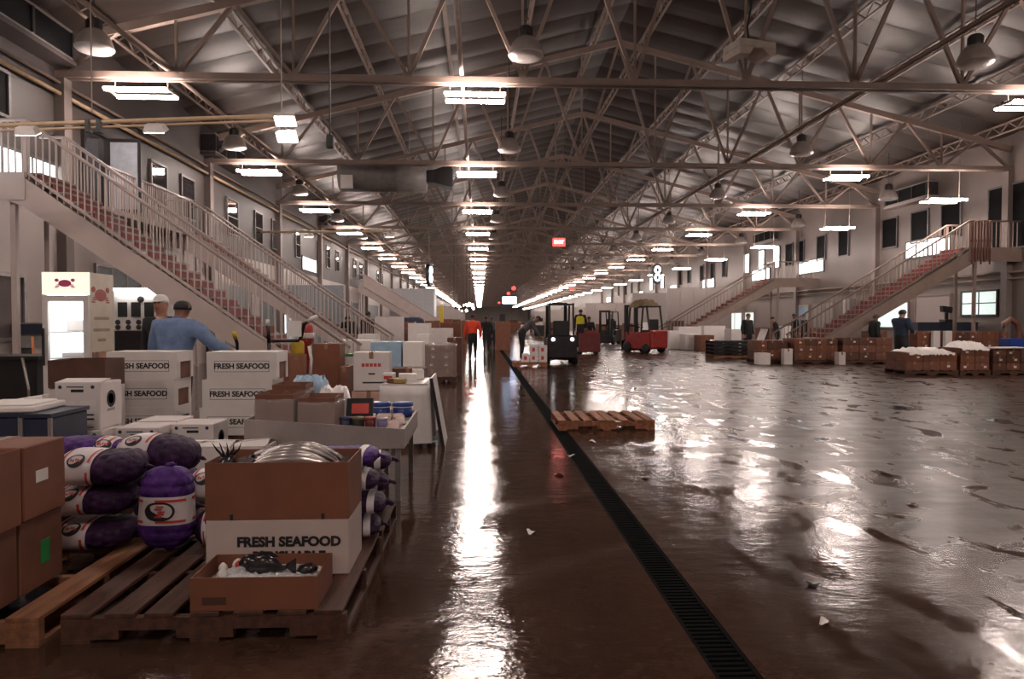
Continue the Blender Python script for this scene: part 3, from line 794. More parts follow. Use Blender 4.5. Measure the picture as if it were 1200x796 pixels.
# brown cartons on the pale pallet
carton('brown carton with a green sticker, bottom of the stack on the pale pallet', .52, .36, .365, (-2.51, 3.81, Z0), 0, CARD2)
g = MB().box(0, .004, -.045, .03, -.05, .07).build('green_sticker', mat('green_sticker', (.02, .25, .06), .5), bpy.data.objects['carton']); g.location = (.259, .03, .16)
carton('brown carton on the pale pallet, bottom of the stack, nearer the pallet front', .52, .36, .365, (-2.51, 3.43, Z0), .02, CARD2)
cb = carton('brown carton with a white sticker, top of the stack on the pale pallet', .54, .36, .37, (-2.505, 3.82, Z0 + .3675), 0, CARD)
s_ = MB().box(0, .003, -.05, .05, -.025, .035).build('white_sticker', PAPER, cb); s_.location = (.2695, -.03, .2)
oc = open_carton('open brown carton with crumpled pink paper on top of the stack', .54, .36, .37, (-2.505, 3.44, Z0 + .3675), .0, CARD)
random.seed(5)
def crumple(w, d, h, nu=14, nv=10, amp=.03, seed=0):
    rnd = random.Random(seed); tab = [[rnd.uniform(-amp, amp) for _ in range(nu + 1)] for _ in range(nv + 1)]
    def fn(u, v):
        i, j = int(round(u * nu)), int(round(v * nv))
        e = 1 - max(abs(u - .5), abs(v - .5)) * 2
        return ((u - .5) * w, (v - .5) * d, h * min(1, e * 2.5) + tab[j][i])
    return MB().grid(fn, nu, nv)
o_ = crumple(.50, .32, .04, amp=.018, seed=3).build('paper_wad', mat('pink_paper', (.62, .40, .35), .6, var=.3, scale=9, bump=.3), oc); o_.location = (0, 0, .35)

# seafood cartons on the dark pallet
def seafood_front(t, w, d, h, lines, size, bold=.0):
    for i, s in enumerate(lines): text(t, s, size, INK, (w * .08, -d / 2 - .0015, h * .60 - i * size * 1.12), bold=bold, sx=1.04)
t = carton('dull white carton printed FRESH SEAFOOD standing on the dark pallet', .755, .42, .30, (-1.077, 4.10, Z0), 0, WCARD2, tape=None)
seafood_front(t, .755, .42, .30, ['FRESH SEAFOOD', 'PERISHABLE'], .070, .0036)
t = open_carton('open brown carton full of long silver fish on the printed seafood carton', .755, .42, .305, (-1.077, 4.10, Z0 + .301), 0, CARD)
for x in (-.24, .24): MB().box(x - .008, x + .008, -.213, -.2095, .0, .03).build('slot', INK, t)
# silver fish in that box: arched bodies with heads at the left
BZ = Z0 + .301
def long_fish(label, pts, r, m=FISHSILVER):
    n = len(pts); rs = [r * (.35 + .65 * math.sin(math.pi * min(1, (i + 1) / (n * .55)) / 2)) * (1 if i < n * .6 else max(.12, 1 - (i - n * .6) / (n * .42))) for i in range(n)]
    t = thing('silver_fish', label, 'fish', pts[0], group='long fish in the open carton')
    p0 = Vector(pts[0]); q = [Vector(p) - p0 for p in pts]
    MB().path(q, rs, 10, flat=.5).build('body', m, t, smooth=True)
    d = (q[1] - q[0]).normalized()
    MB().lathe([(.002, -.012), (.010, -.006), (.012, 0), (.010, .006), (.002, .012)], 8, c=q[1] + Vector((0, -r * .42, r * .3)), M=Matrix.Rotation(math.pi / 2, 4, 'X')).build('eye', INK, t, smooth=True)
    MB().hexa([q[0] + Vector(v) for v in ((0, -.01, -.012), (-.05, -.004, -.02), (-.05, .004, -.02), (0, .01, -.012), (0, -.01, .012), (-.05, -.004, .004), (-.05, .004, .004), (0, .01, .012))]).build('jaw', m, t)
    fin = [q[-1], q[-1] + Vector((.035, 0, .03)), q[-1] + Vector((.02, 0, 0)), q[-1] + Vector((.035, 0, -.03))]
    MB().add([p + Vector((0, -.002, 0)) for p in fin] + [p + Vector((0, .002, 0)) for p in fin], [(0, 1, 2, 3), (7, 6, 5, 4), (0, 4, 5, 1), (1, 5, 6, 2), (2, 6, 7, 3), (3, 7, 4, 0)]).build('tail_fin', m, t)
for k, (y, z, x0, x1, arch) in enumerate(((3.945, .262, -1.26, -.745, .05), (3.985, .268, -1.35, -.80, .07), (4.05, .272, -1.24, -.75, .095), (4.11, .275, -1.33, -.83, .08), (4.17, .27, -1.26, -.74, .085), (4.23, .265, -1.34, -.78, .07), (3.965, .255, -1.33, -.78, .075), (4.02, .27, -1.30, -.76, .085), (4.08, .26, -1.36, -.80, .08), (4.14, .27, -1.28, -.77, .09), (4.20, .262, -1.33, -.82, .07), (4.26, .255, -1.30, -.80, .06))):
    y = 3.935 + (2 * k if k < 6 else 2 * (k - 6) + 1) * .0285; x1 = min(x1, -.775); x0 = max(x0, -1.26 if 3.96 < y < 4.14 else -1.35)
    pts = [(x0 + (x1 - x0) * i / 14, y + .004 * math.sin(i * .7), BZ + z + arch * math.sin(math.pi * i / 14) ** .8 - (.0 if i < 8 else 0)) for i in range(15)]
    long_fish('long silver fish arched across the open brown carton', pts, .021)
# dark spiny head poking out at the box corner
t = thing('spiny_fish', 'dark spiny fish head sticking out of the fish carton corner', 'fish', (-1.395, 4.05, BZ + .26))
MB().lathe([(.005, -.09), (.04, -.07), (.05, -.02), (.045, .03), (.02, .06), (.004, .075)], 12, M=Matrix.Rotation(.5, 4, 'Y')).build('head', FISHDARK, t, smooth=True)
for a in range(5):
    MB().path([(.0, .0, .03), (-.05 + a * .03, -.01, .09), (-.075 + a * .04, -.012, .13)], [.01, .006, .001], 5).build('spine', FISHDARK, t)
for x in (-.03, .02): MB().lathe([(.004, -.012), (.014, -.004), (.014, .004), (.004, .012)], 8, c=(x, -.046, .01), M=Matrix.Rotation(math.pi / 2, 4, 'X')).build('eye', PAPER, t)

# low tray with ice and a black fish, at the pallet front
t = open_carton('low brown carton tray filled with ice at the pallet front', .59, .35, .155, (-1.06, 3.60, Z0), 0, CARD, name='fish_tray')
tray = t
o_ = crumple(.572, .332, .05, 34, 22, .009, 8).build('ice', ICE, t, smooth=True); o_.location = (0, 0, .072); tag(o_, kind='stuff')
MB().box(-.24, -.13, -.1775, -.1752, .03, .065).build('bar_print', mat('faded_ink', (.07, .03, .02), .6), t)
t = thing('black_fish', 'black fish with a red gill lying on ice in the low tray', 'fish', (-1.06, 3.60, Z0 + .155), -.15)
pts = [(-.13 + i * .02, .01 * math.sin(i * .5), .01 * math.sin(i)) for i in range(13)]
MB().path(pts, [.012, .028, .042, .05, .053, .054, .052, .048, .043, .036, .026, .016, .010], 12, flat=.75).build('body', FISHDARK, t, smooth=True)
MB().path([(-.13, 0, 0), (-.142, 0, .0), (-.15, 0, .005)], [.012, .018, .008], 8).build('mouth', FISHRED, t)
MB().lathe([(.002, -.004), (.006, -.002), (.006, .002), (.002, .004)], 8, c=(-.085, -.034, .022), M=Matrix.Rotation(math.pi / 2, 4, 'X')).build('eye', GALV, t)
MB().hexa([(-.04, -.004, .045), (.07, -.004, .042), (.07, .004, .042), (-.04, .004, .045), (-.02, -.002, .07), (.05, -.002, .06), (.05, .002, .06), (-.02, .002, .07)]).build('back_fin', FISHDARK, t)
MB().hexa([(.11, -.003, -.01), (.16, -.002, -.045), (.16, .002, -.045), (.11, .003, -.01), (.11, -.003, .01), (.16, -.002, .04), (.16, .002, .04), (.11, .003, .01)]).build('tail_fin', FISHDARK, t)
t = thing('small_fish', 'small dark fish end poking from the ice by the right tray wall', 'fish', (-.86, 3.62, Z0 + .118), .4)
MB().path([(-.05, 0, -.02), (-.02, 0, 0), (.02, 0, .01), (.05, 0, .0)], [.015, .032, .03, .01], 10).build('body', FISHDARK, t, smooth=True)
MB().lathe([(.002, -.004), (.005, 0), (.002, .004)], 8, c=(.015, -.028, .02), M=Matrix.Rotation(math.pi / 2, 4, 'X')).build('eye', GALV, t)
for i, (x, y, r) in enumerate(((-1.25, 3.56, .024), (-1.225, 3.71, .028), (-1.28, 3.65, .022))):
    t = thing('shell', 'pale rounded shell half buried in the tray ice', 'shell', (x, y, Z0 + .112), i, 'shells in the ice tray')
    MB().lathe([(.004, .0), (r, .006), (r * 1.02, .015), (r * .8, .028), (r * .4, .038), (.003, .042)], 12).build('valve', PAPER, t, smooth=True)

# ------------------------------------------------------------------ onion sacks
ONION = mat('onion_net', (.030, .009, .040), .6, var=.6, scale=16, bump=.5, bscale=22, spec=.25)
ONIONV = mat('violet_net', (.065, .018, .15), .6, var=.5, scale=14, bump=.5, bscale=20, spec=.25)
BAND = mat('printed_band', (.60, .54, .55), .4, var=.06, bump=.3, bscale=8)
def sack(label, loc, rot, L_=.6, a=.2, b=.09, band=(.3, .62), emblem=2.5, net=ONION, seed=0, fold=False, group='onion sacks on the dark pallet', emb_scale=1.0):
    rnd = random.Random(seed)
    ph = [rnd.uniform(0, 6.28) for _ in range(6)]
    t = thing('onion_sack', label, 'sack', loc, 0, group); t.rotation_euler = rot
    def S(u, v, off=0.0):                 # u angle 0..2pi, v along 0..1
        e = max(0.0, 1 - abs(2 * v - 1) ** 4.6) ** .5
        e = .10 + .90 * e
        inb = band[0] - .02 < v < band[1] + .02
        row = int(v * 9 + 9); lump = .985 + (.012 if inb else .075) * abs(math.sin(6 * u + ph[0] + (row % 2) * PI / 2)) ** .7 * abs(math.sin(PI * v * 9)) ** .7 + .03 * math.sin(2 * u + ph[2]) * math.sin(7 * v + ph[3])
        c, s = math.cos(u), math.sin(u)
        x = (v - .5) * L_
        y = a * math.copysign(abs(c) ** .8, c) * e * lump; z = b * math.copysign(abs(s) ** .8, s) * e * lump + .012 * math.sin(3 * v + ph[4])
        n = Vector((0, c / a, s / b)).normalized() * off
        return Vector((x, y, z)) + n
    MB().grid(lambda u, v: S(2 * math.pi * u, v), 64, 54, wrap=True).build('net', net, t, smooth=True)
    for v, d in ((0, -1), (1, 1)):
        c = S(0, v) * .5 + S(math.pi, v) * .5
        if fold: MB().path([c, c + Vector((d * .008, 0, 0)), c + Vector((d * .010, .03, .0)), c + Vector((d * .007, .05, .0))], [.018, .012, .012, .005], 7).build('tied_end', net, t, smooth=True)
        else: MB().path([c, c + Vector((d * .015, 0, 0)), c + Vector((d * .035, .01, -.012)), c + Vector((d * .05, .02, -.02))], [.022, .010, .014, .005], 7).build('tied_end', net, t, smooth=True)
    bd = MB().grid(lambda u, v: S(2 * math.pi * u, band[0] + (band[1] - band[0]) * v, .006), 48, 12, wrap=True).build('printed_band', BAND, t, smooth=True)
    wv = band[1] - band[0]
    if wv > .2:
        for v0 in (band[0] + .03, band[1] - .06):
            for q in range(4):
                u0 = emblem - 1.0 + q * 1.6
                MB().grid(lambda u, v: S(u0 + 1.1 * u, v0 + .03 * v, .0085), 10, 1).build('red_stripe', REDINK, bd, smooth=True)
        vc = (band[0] + band[1]) / 2; R_ = .05 * emb_scale
        per = .5 * (a + b)
        def P(x, y, off=.009): return S(emblem + y / per, vc + x / L_, off)
        def cres(u, v):
            q = 2 * math.pi * u; th = .2 + .55 * max(0, math.cos(q - .9)); r = R_ * (1 - th * v)
            return P(r * math.cos(q), r * math.sin(q) * 1.15)
        MB().grid(cres, 28, 2, wrap=True).build('emblem', INK, bd)
        for k in range(5):
            x = -.03 + k * .013
            MB().grid(lambda u, v: P((x + .009 * u) * emb_scale, (-.012 + .02 * v + .006 * math.sin(k * 2)) * emb_scale, .010), 2, 2).build('red_script', REDINK, bd)
    return t
def sp(px, py, Y): return at(px, py, Y)
sack('purple onion sack with white band, lowest of the left pile', sp(104, 621, 4.45), (0, 0, .03), .56, .18, .082, seed=1)
sack('purple onion sack with white band, middle of the left pile', sp(104, 585, 4.45), (0, .02, -.04), .56, .18, .082, seed=2)
sack('drooping purple onion sack with white band, top of the left pile', sp(121, 545, 4.43), (0.04, .06, .05), .48, .18, .098, band=(.12, .52), seed=3)
sack('plump purple onion sack with white band, highest at the back', sp(187, 532, 4.86), (0, .06, -.05), .50, .18, .112, band=(.06, .5), seed=4, emblem=2.3)
sack('upright purple onion sack whose printed band faces the pallet front', Vector((at(196, 592, 4.36).x, 4.36, .400)), (0, PI / 2, -PI / 2), .48, .150, .105, band=(.34, .68), net=ONIONV, seed=5, fold=True, emblem=PI / 2, emb_scale=1.1)
sack('purple onion sack half hidden behind the fish carton', Vector((-1.66, 4.64, .462)), (0, 0, .1), .40, .15, .09, band=(.20, .55), net=ONIONV, seed=6)
sack('purple onion sack lying low beside the printed seafood carton', Vector((-1.565, 4.49, .254)), (0, 0, .06), .32, .138, .102, band=(.20, .62), seed=7)
sack('violet onion sack lying behind the left pile, only its top showing', sp(104, 528, 5.10), (0, 0, .05), .5, .16, .085, band=(.7, .9), net=ONIONV, seed=8)
sack('onion sack under the violet one behind the left pile', sp(104, 560, 5.11), (0, 0, 0), .5, .16, .085, seed=9)
sack('onion sack at floor level behind the left pile', sp(104, 592, 5.12), (0, 0, 0), .5, .16, .085, seed=10)
sack('onion sack under the highest one at the back', sp(196, 560.5, 5.10), (0, 0, 0), .40, .16, .085, seed=11)
sack('onion sack at the bottom of the back pile', sp(196, 592, 5.10), (0, 0, 0), .40, .16, .085, seed=12)
for k, (z, dx, yy) in enumerate(((.214, 0, 4.62), (.354, .03, 4.64), (.494, -.01, 4.66), (.634, -.02, 4.68))):
    sack('purple onion sack with white seam, %s in the pile right of the fish carton' % ('lowest', 'second up', 'third up', 'topmost')[k], (-.90 + dx, yy, z), (0, 0, .12 - .06 * k), .54, .19, .060, band=(.80, .88), seed=20 + k, net=ONIONV if k == 3 else ONION)
for k in range(3):
    sack('purple onion sack with white seam, %s in the pile behind the right pile' % ('lowest', 'middle', 'topmost')[k], (-.93 + .02 * k, 5.12, .218 + .152 * k), (0, 0, .1), .54, .17, .064, band=(.78, .86), seed=30 + k)

# ------------------------------------------------------------------ grey display bin and the goods in it
TX0, TX1, TY0, TY1 = at(286, 500, 6.0).x, at(474, 500, 6.0).x, 6.0, 7.25
def tz(x): return .695 - .09 * (x - TX0) / (TX1 - TX0)
GREYSHEET = mat('grey_bin_sheet', (.30, .255, .245), .5, var=.12, scale=5, bump=.15, bscale=10)
t = thing('display_bin', 'grey sheet-lined display bin on legs beside the wet aisle', 'display bin', ((TX0 + TX1) / 2, (TY0 + TY1) / 2, 0))
cx, cy = (TX0 + TX1) / 2, (TY0 + TY1) / 2
def wall_(x0, y0, x1, y1):
    return MB().hexa([(x0 - cx, y0 - cy, .445), (x1 - cx, y0 - cy, .445), (x1 - cx, y1 - cy, .445), (x0 - cx, y1 - cy, .445),
                      (x0 - cx, y0 - cy, tz(x0)), (x1 - cx, y0 - cy, tz(x1)), (x1 - cx, y1 - cy, tz(x1)), (x0 - cx, y1 - cy, tz(x0))])
wall_(TX0, TY0, TX1, TY0 + .02).build('front_panel', GREYSHEET, t); wall_(TX0, TY1 - .02, TX1, TY1).build('back_panel', GREYSHEET, t)
wall_(TX0, TY0 + .02, TX0 + .02, TY1 - .02).build('side_panel', GREYSHEET, t); wall_(TX1 - .02, TY0 + .02, TX1, TY1 - .02).build('side_panel', GREYSHEET, t)
FZ = lambda x: .585
MB().hexa([(TX0 + .021 - cx, TY0 + .021 - cy, .45), (TX1 - .021 - cx, TY0 + .021 - cy, .45), (TX1 - .021 - cx, TY1 - .021 - cy, .45), (TX0 + .021 - cx, TY1 - .021 - cy, .45),
           (TX0 + .021 - cx, TY0 + .021 - cy, FZ(TX0)), (TX1 - .021 - cx, TY0 + .021 - cy, FZ(TX1)), (TX1 - .021 - cx, TY1 - .021 - cy, FZ(TX1)), (TX0 + .021 - cx, TY1 - .021 - cy, FZ(TX0))]).build('bin_floor', GREYSHEET, t)
for x in (TX0 + .06, TX1 - .06, TX1 - .3):
    for y in (TY0 + .06, TY1 - .06): MB().box(x - cx - .022, x - cx + .022, y - cy - .022, y - cy + .022, 0, .444).build('leg', GALV, t)
def in_bin(px, Y): x = at(px, 480, Y).x; return Vector((x, Y, FZ(x) + .001))
def wrapped(label, px0, px1, Y, h, d):
    a, b = at(px0, 480, Y).x, at(px1, 480, Y).x; w = b - a; x = (a + b) / 2
    t = open_carton(label, w, d, h, (x, Y + d / 2, FZ(a) + .002), 0, CARD2, name='wrapped_carton', fill=(h * .78, mat('pale_fillets', (.55, .34, .26), .45, var=.25, scale=14, bump=.4)))
    e = .008
    def bag(u, v):                         # loose clear bag over the front and rim
        q = 2 * math.pi * u; c, s = math.cos(q), math.sin(q); k = max(abs(c), abs(s)); sq = (c / k, s / k)
        r = 1 + .03 * math.sin(9 * q) * (v > .6); z = h * 1.08 * v if v < .8 else h * .86 + .05 * math.sin(5 * q) * (v - .8) * 4
        sh = 1 if v < .8 else 1 - (v - .8) * 1.2
        return (sq[0] * (w / 2 + e) * r * sh, sq[1] * (d / 2 + e) * r * sh, max(.003, z))
    MB().grid(bag, 40, 10, wrap=True).build('plastic_wrap', PLASTWRAP, t, smooth=True)
wrapped('brown carton wrapped in clear plastic at the left end of the display bin', 299, 344, 6.10, .30, .42)
wrapped('brown carton wrapped in clear plastic second along the display bin', 349, 392, 6.10, .27, .42)
wrapped('second-row plastic-wrapped carton behind the first in the display bin', 319, 358, 6.56, .34, .32)
p = in_bin(421, 6.46)
t = thing('dark_case', 'black case with a red panel leaning in the display bin', 'case', p + Vector((0, 0, .03)), .2); t.rotation_euler = (-.75, .0, .1)
MB().box(-.12, .12, -.02, .02, 0, .24).build('case', BLACKM, t, bevel=.008); MB().box(-.07, .08, -.024, -.0195, .06, .17).build('red_panel', REDINK, t)
def jar(label, px, Y, r, h, m, lid, name='jar', group=None):
    t = thing(name, label, 'jar', in_bin(px, Y), 0, group)
    MB().lathe([(r * .9, 0), (r, .01), (r, h * .78), (r * .85, h * .84)], 16).build('body', m, t, smooth=True)
    MB().lathe([(r * 1.03, h * .80), (r * 1.05, h * .83), (r * 1.05, h * .97), (r * .98, h)], 16).build('lid', lid, t, smooth=True)
jar('jar with dark navy lid at the front of the display bin', 405, 6.10, .05, .11, NAVYBOX, BLUEINK)
jar('jar with olive lid at the front of the display bin', 419.5, 6.10, .052, .11, BLACK, mat('olive_lid', (.12, .10, .03), .4))
jar('red jar at the front of the display bin', 434, 6.10, .045, .11, mat('dark_red_jar', (.14, .02, .02), .3), RED)
jar('pale violet tub at the front of the display bin', 448, 6.10, .048, .10, mat('violet_tub', (.18, .15, .26), .4), mat('violet_lid', (.26, .22, .36), .4), 'tub')
for i, (px, Y) in enumerate(((460, 6.13), (461, 6.29), (469, 6.45), (451, 6.40))):
    t = thing('paper_pack', 'small folded pale paper pack at the bin corner', 'pack', in_bin(px, Y) + Vector((0, 0, .006)), .1 * i, 'small pale packs at the bin corner')
    crumple(.10, .13, .05, 6, 6, .006, i).build('pack', mat('pale_pack', (.56, .42, .38), .6, var=.2), t, smooth=True)
for px, lb in ((446, 'blue tub with white rim beside the case in the display bin'), (472, 'blue tub with white rim at the right wall of the display bin')):
    t = thing('blue_tub', lb, 'tub', in_bin(px, 6.95), 0)
    MB().lathe([(.085, 0), (.09, .015), (.096, .10)], 20).build('body', BLUEPL, t, smooth=True); MB().lathe([(.10, .10), (.103, .105), (.10, .135), (.08, .14)], 20).build('lid', BLUEPL, t, smooth=True)
    MB().lathe([(.0975, .092), (.1045, .096), (.1045, .1015), (.0975, .1015)], 20).build('rim', WHITEPL, t, smooth=True)
for i, (px, Y, w, m) in enumerate(((430, 6.72, .15, WCARD), (450, 6.72, .13, mat('cream_pack', (.58, .45, .36), .6)), (467, 6.72, .10, mat('cream_pack2', (.58, .42, .36), .6)))):
    t = thing('flat_pack', ('white flat pack in the bin beside the dark case', 'cream flat pack in the bin between two other packs', 'small cream flat pack by the right bin wall')[i], 'pack', in_bin(px, Y), .1 * i)
    MB().box(-w / 2, w / 2, -.1, .1, 0, .05).build('pack', m, t, bevel=.012)
p = in_bin(421, 7.0)
t = thing('photo_print', 'greyish illustrated card leaning at the back of the display bin', 'card', p, .1); t.rotation_euler = (-.5, .0, .05)
MB().box(-.11, .08, -.006, .006, .003, .17).build('card', mat('mottled_print', (.30, .27, .30), .4, var=.6, scale=25), t)
def drape(label, name, px, py, Y, w, d, h, m, seed, cat='sheet', base=None):
    p = at(px, py, Y); z = base if base is not None else FZ(p.x) + .001
    t = thing(name, label, cat, (p.x, Y, z + h * .17), .05)
    crumple(w, d, h, 18, 12, h * .16, seed).build('folds', m, t, smooth=True)
    return t
drape('pale blue plastic sheet heaped at the back of the display bin', 'plastic_sheet', 364, 455, 7.05, .46, .22, .30, LBLUE, 4)
drape('white plastic bags heaped in the display bin behind the wrapped cartons', 'plastic_bag', 392, 460, 6.78, .36, .34, .24, SHEET, 5)

# ------------------------------------------------------------------ white cartons and foam boxes behind the sacks
def foam_seafood(label, w, d, h, loc, rz=0.0, group=None):
    t = thing('seafood_carton', label, 'box', loc, rz, group)
    MB().box(-w / 2 + .012, w / 2 - .012, -d / 2 + .012, d / 2 - .012, 0, h - .012).build('inner_box', CARD2, t)
    s = MB().box(-w / 2, w / 2, -d / 2, -d / 2 + .0115, 0, h).box(-w / 2, w / 2, d / 2 - .0115, d / 2, 0, h).box(-w / 2, w / 2, -d / 2 + .0115, d / 2 - .0115, h - .0115, h)
    s.box(w / 2 - .0115, w / 2, -d / 2 + .0115, d / 2 - .0115, h * .62, h - .0115).box(-w / 2, -w / 2 + .0115, -d / 2 + .0115, d / 2 - .0115, h * .62, h - .0115)
    s.box(w / 2 - .0115, w / 2, -d / 2 + .0115, -d / 2 + .10, .0, h * .62).box(w / 2 - .0115, w / 2, d / 2 - .06, d / 2 - .0115, .0, h * .62)
    s.build('white_sleeve', FOAM, t)
    fr = MB(); fw, fh = w * .78, h * .40; e = .004
    for x0, x1, z0, z1 in ((-fw / 2, fw / 2, -fh / 2, -fh / 2 + e), (-fw / 2, fw / 2, fh / 2 - e, fh / 2), (-fw / 2, -fw / 2 + e, -fh / 2, fh / 2), (fw / 2 - e, fw / 2, -fh / 2, fh / 2)):
        fr.box(x0, x1, -d / 2 - .0015, -d / 2 + .001, h * .48 + z0, h * .48 + z1)
    fr.build('printed_border', INK, t)
    text(t, 'FRESH SEAFOOD', .080, INK, (0, -d / 2 - .001, h * .48), bold=.0032, sx=1.0)
    return t
for nm, px0, Y, dxs in (('left', 121, 8.15, (0, .02, .015)), ('right', 237, 8.05, (.04, .03, 0))):
    a = at(px0, 450, Y).x
    pallet('wooden pallet under the %s stack of white FRESH SEAFOOD cartons' % nm, a - .05, a + 1.0, Y - .0, Y + .52, WOODD, nb=6, hgt=.24)
    for i in range(3):
        foam_seafood('white FRESH SEAFOOD carton, %s of the %s' % (('bottom', 'middle', 'top')[i], 'stack beside the drinks fridge' if nm == 'left' else 'stack by the staircase foot'),
                     .76, .46, .305, (a + .38 - dxs[i] + .02 * i, Y + .25, .241 + i * .306), .0)
# marked white produce cartons
def ink_marks(t, w, d, h):
    f = -d / 2 - .001
    for x in (-w * .38, w * .34): MB().lathe([(.002, -.001), (.017, -.001), (.017, .001), (.002, .001)], 5, c=(x, f, h * .91), M=Matrix.Rotation(PI / 2, 4, 'X')).build('flower_print', BLUEINK, t)
    MB().box(-.085, .05, f - .001, f + .001, h * .90, h * .925).build('title_print', BLUEINK, t)
    MB().box(-.05, .05, f - .001, f + .001, h * .80, h * .86).build('hand_slot', INK, t)
    for x in (-.085, .085): MB().box(x - .06, x + .06, f - .0008, f + .001, h * .50, h * .62).build('label_patch', PAPER, t)
    for x in (-.13, .03):
        MB().box(x - .02, x + .01, f - .0006, f + .001, h * .26, h * .34).build('tick_box', GALV, t)
        for z in (.30, .21): MB().box(x + .02, x + .10, f - .001, f + .001, h * z, h * z + .014).build('size_print', INK, t)
    MB().box(-.15, .13, f - .001, f + .001, h * .045, h * .065).build('small_print', INK, t)
    q = w / 2 + .001
    MB().lathe([(.055, -.001), (.072, -.001), (.072, .001), (.055, .001)], 24, c=(q, 0, h * .62), M=Matrix.Rotation(PI / 2, 4, 'Y')).build('emblem_ring', INK, t)
    MB().lathe([(.002, -.001), (.045, -.001), (.045, .001), (.002, .001)], 24, c=(q, -.005, h * .62), M=Matrix.Rotation(PI / 2, 4, 'Y')).build('emblem', INK, t)
    MB().box(q - .001, q + .001, -.06, .06, h * .36, h * .42).build('side_print', GALV, t)
CW, CD, CHh = .36, .36, .385
def marked(label, x, y, z, rz=0): 
    t = carton(label, CW, CD, CHh, (x, y, z), rz, WCARD, name='produce_carton', tape=None); ink_marks(t, CW, CD, CHh); return t
xa = at(90, 480, 6.05).x
pallet('wooden pallet under the white marked produce cartons', xa - .3, xa + 1.0, 6.0, 7.05, WOODD, nb=6, hgt=.22)
marked('white marked carton at the bottom under the handled one', xa + .03, 6.2, .221)
top_c = marked('white marked carton with hand slot standing on top by the brown carton', xa, 6.24, .221 + .387)
MB().hexa([(-.18, -.18, CHh), (.18, -.18, CHh), (.18, -.0, CHh + .02), (-.18, -.0, CHh + .02), (-.18, -.18, CHh + .004), (.18, -.18, CHh + .004), (.18, 0, CHh + .026), (-.18, 0, CHh + .026)]).build('raised_flap', WCARD, top_c)
marked('white marked carton right of the stacked ones', xa + .42, 6.35, .221)
marked('white marked carton between the produce row and the seafood stack', xa + .80, 6.55, .221)
marked('white marked carton behind, at the second level of the produce row', xa + .40, 6.78, .221)
# flat-topped white cartons with open flaps
xb = at(188, 520, 5.65).x
pallet('wooden pallet under the flat-topped white cartons', xb - .05, xb + .85, 5.62, 5.98, WOODD, nb=5)
for i, (x, w) in enumerate(((0, .25), (.26, .26), (.53, .26))):
    t = carton('flat-topped white carton, %s in the row behind the sacks' % ('next to the marked cartons', 'middle', 'next to the display bin')[i], w, .33, .385, (xb + x + w / 2, 5.815, .141), 0, WCARD, name='white_carton', tape=None)
    for s in (-1, 1):
        MB().hexa([(-w / 2, s * .165, .387), (w / 2, s * .165, .387), (w / 2, s * .02, .40 + .012 * i), (-w / 2, s * .02, .395), (-w / 2, s * .165, .391), (w / 2, s * .165, .391), (w / 2, s * .02, .404 + .012 * i), (-w / 2, s * .02, .399)]).build('top_flap', WCARD, t)
# navy crates and a foam slab at the far left
for i, (px, Y) in enumerate(((2, 5.35), (37, 5.3))):
    x = at(px, 495, Y).x
    t = thing('navy_crate', ('navy blue crate under the foam slab behind the brown cartons', 'navy blue crate with a pale corner post by the marked cartons')[i], 'crate', (x, Y + .3, 0))
    MB().box(-.10, .10, -.25, .25, .0, .80).build('body', NAVYBOX, t, bevel=.01)
    for s in (-1, 1): MB().box(s * .10 - .012, s * .10 + .012, -.262, -.24, 0, .80).build('corner_post', GALV, t)
    MB().box(-.112, .112, -.26, .26, .801, .83).build('rim', NAVYBOX, t)
    MB().box(-.10, -.02, -.263, -.2505, .55, .6).build('red_mark', REDINK, t)
x = at(16, 478, 5.5).x
t = thing('foam_slab', 'wide white foam lid lying on the navy crates', 'lid', (x - .05, 5.62, .832), .08)
MB().box(-.24, .24, -.24, .24, 0, .045).build('slab', FOAM, t, bevel=.01); MB().box(-.20, .20, -.19, .19, .0455, .06).build('raised_panel', FOAM, t, bevel=.006)
# white styrofoam row behind the slab and an open brown carton in front of the fridge
for i, px in enumerate((12, 34, 55)):
    p = at(px, 462, 7.6)
    carton('white foam box in the row below the stall counter, %s' % ('farthest from the marked cartons', 'middle', 'nearest the marked cartons')[i], .165, .5, .68 + .03 * i, (p.x, 7.9, 0), .0, FOAM, tape=None, name='foam_box')
p = at(90, 445, 7.3)
pallet('wooden pallet under the dark open carton by the fridge', p.x - .33, p.x + .4, 7.1, 7.9, WOODD, nb=5)
carton('plain white carton under the dark open carton by the fridge', .5, .5, .70, (p.x, 7.5, .141), 0, WCARD)
open_carton('dark brown open carton in front of the drinks fridge', .52, .5, .27, (p.x, 7.5, .845), .1, CARD3)

# ------------------------------------------------------------------ drinks fridge
a = at(50, 400, 10.0); FX0 = a.x; FX1 = at(104, 400, 10.0).x; FW = FX1 - FX0; FD = .68; FH = at(75, 319, 10.0).z
t = thing('drinks_fridge', 'lit glass-door display fridge with crab print on its side', 'fridge', ((FX0 + FX1) / 2, 10.0 + FD / 2, 0))
w, d = FW / 2, FD / 2
CREAM = mat('cream_fridge', (.60, .52, .42), .4, var=.06)
MB().box(-w, w, d - .03, d, 0, FH).box(-w, -w + .03, -d + .05, d - .03, 0, FH).box(w - .03, w, -d + .05, d - .03, 0, FH).box(-w + .03, w - .03, -d + .05, d - .03, 0, .25).box(-w + .03, w - .03, -d + .05, d - .03, FH - .28, FH).build('cabinet', CREAM, t)
hd = MB().box(-w, w, -d, -d + .049, FH - .30, FH).build('header_sign', mat('header_glow', (.80, .78, .66), .4, emit=.5), t)
CRABPINK = mat('crab_pink', (.62, .08, .22), .5)
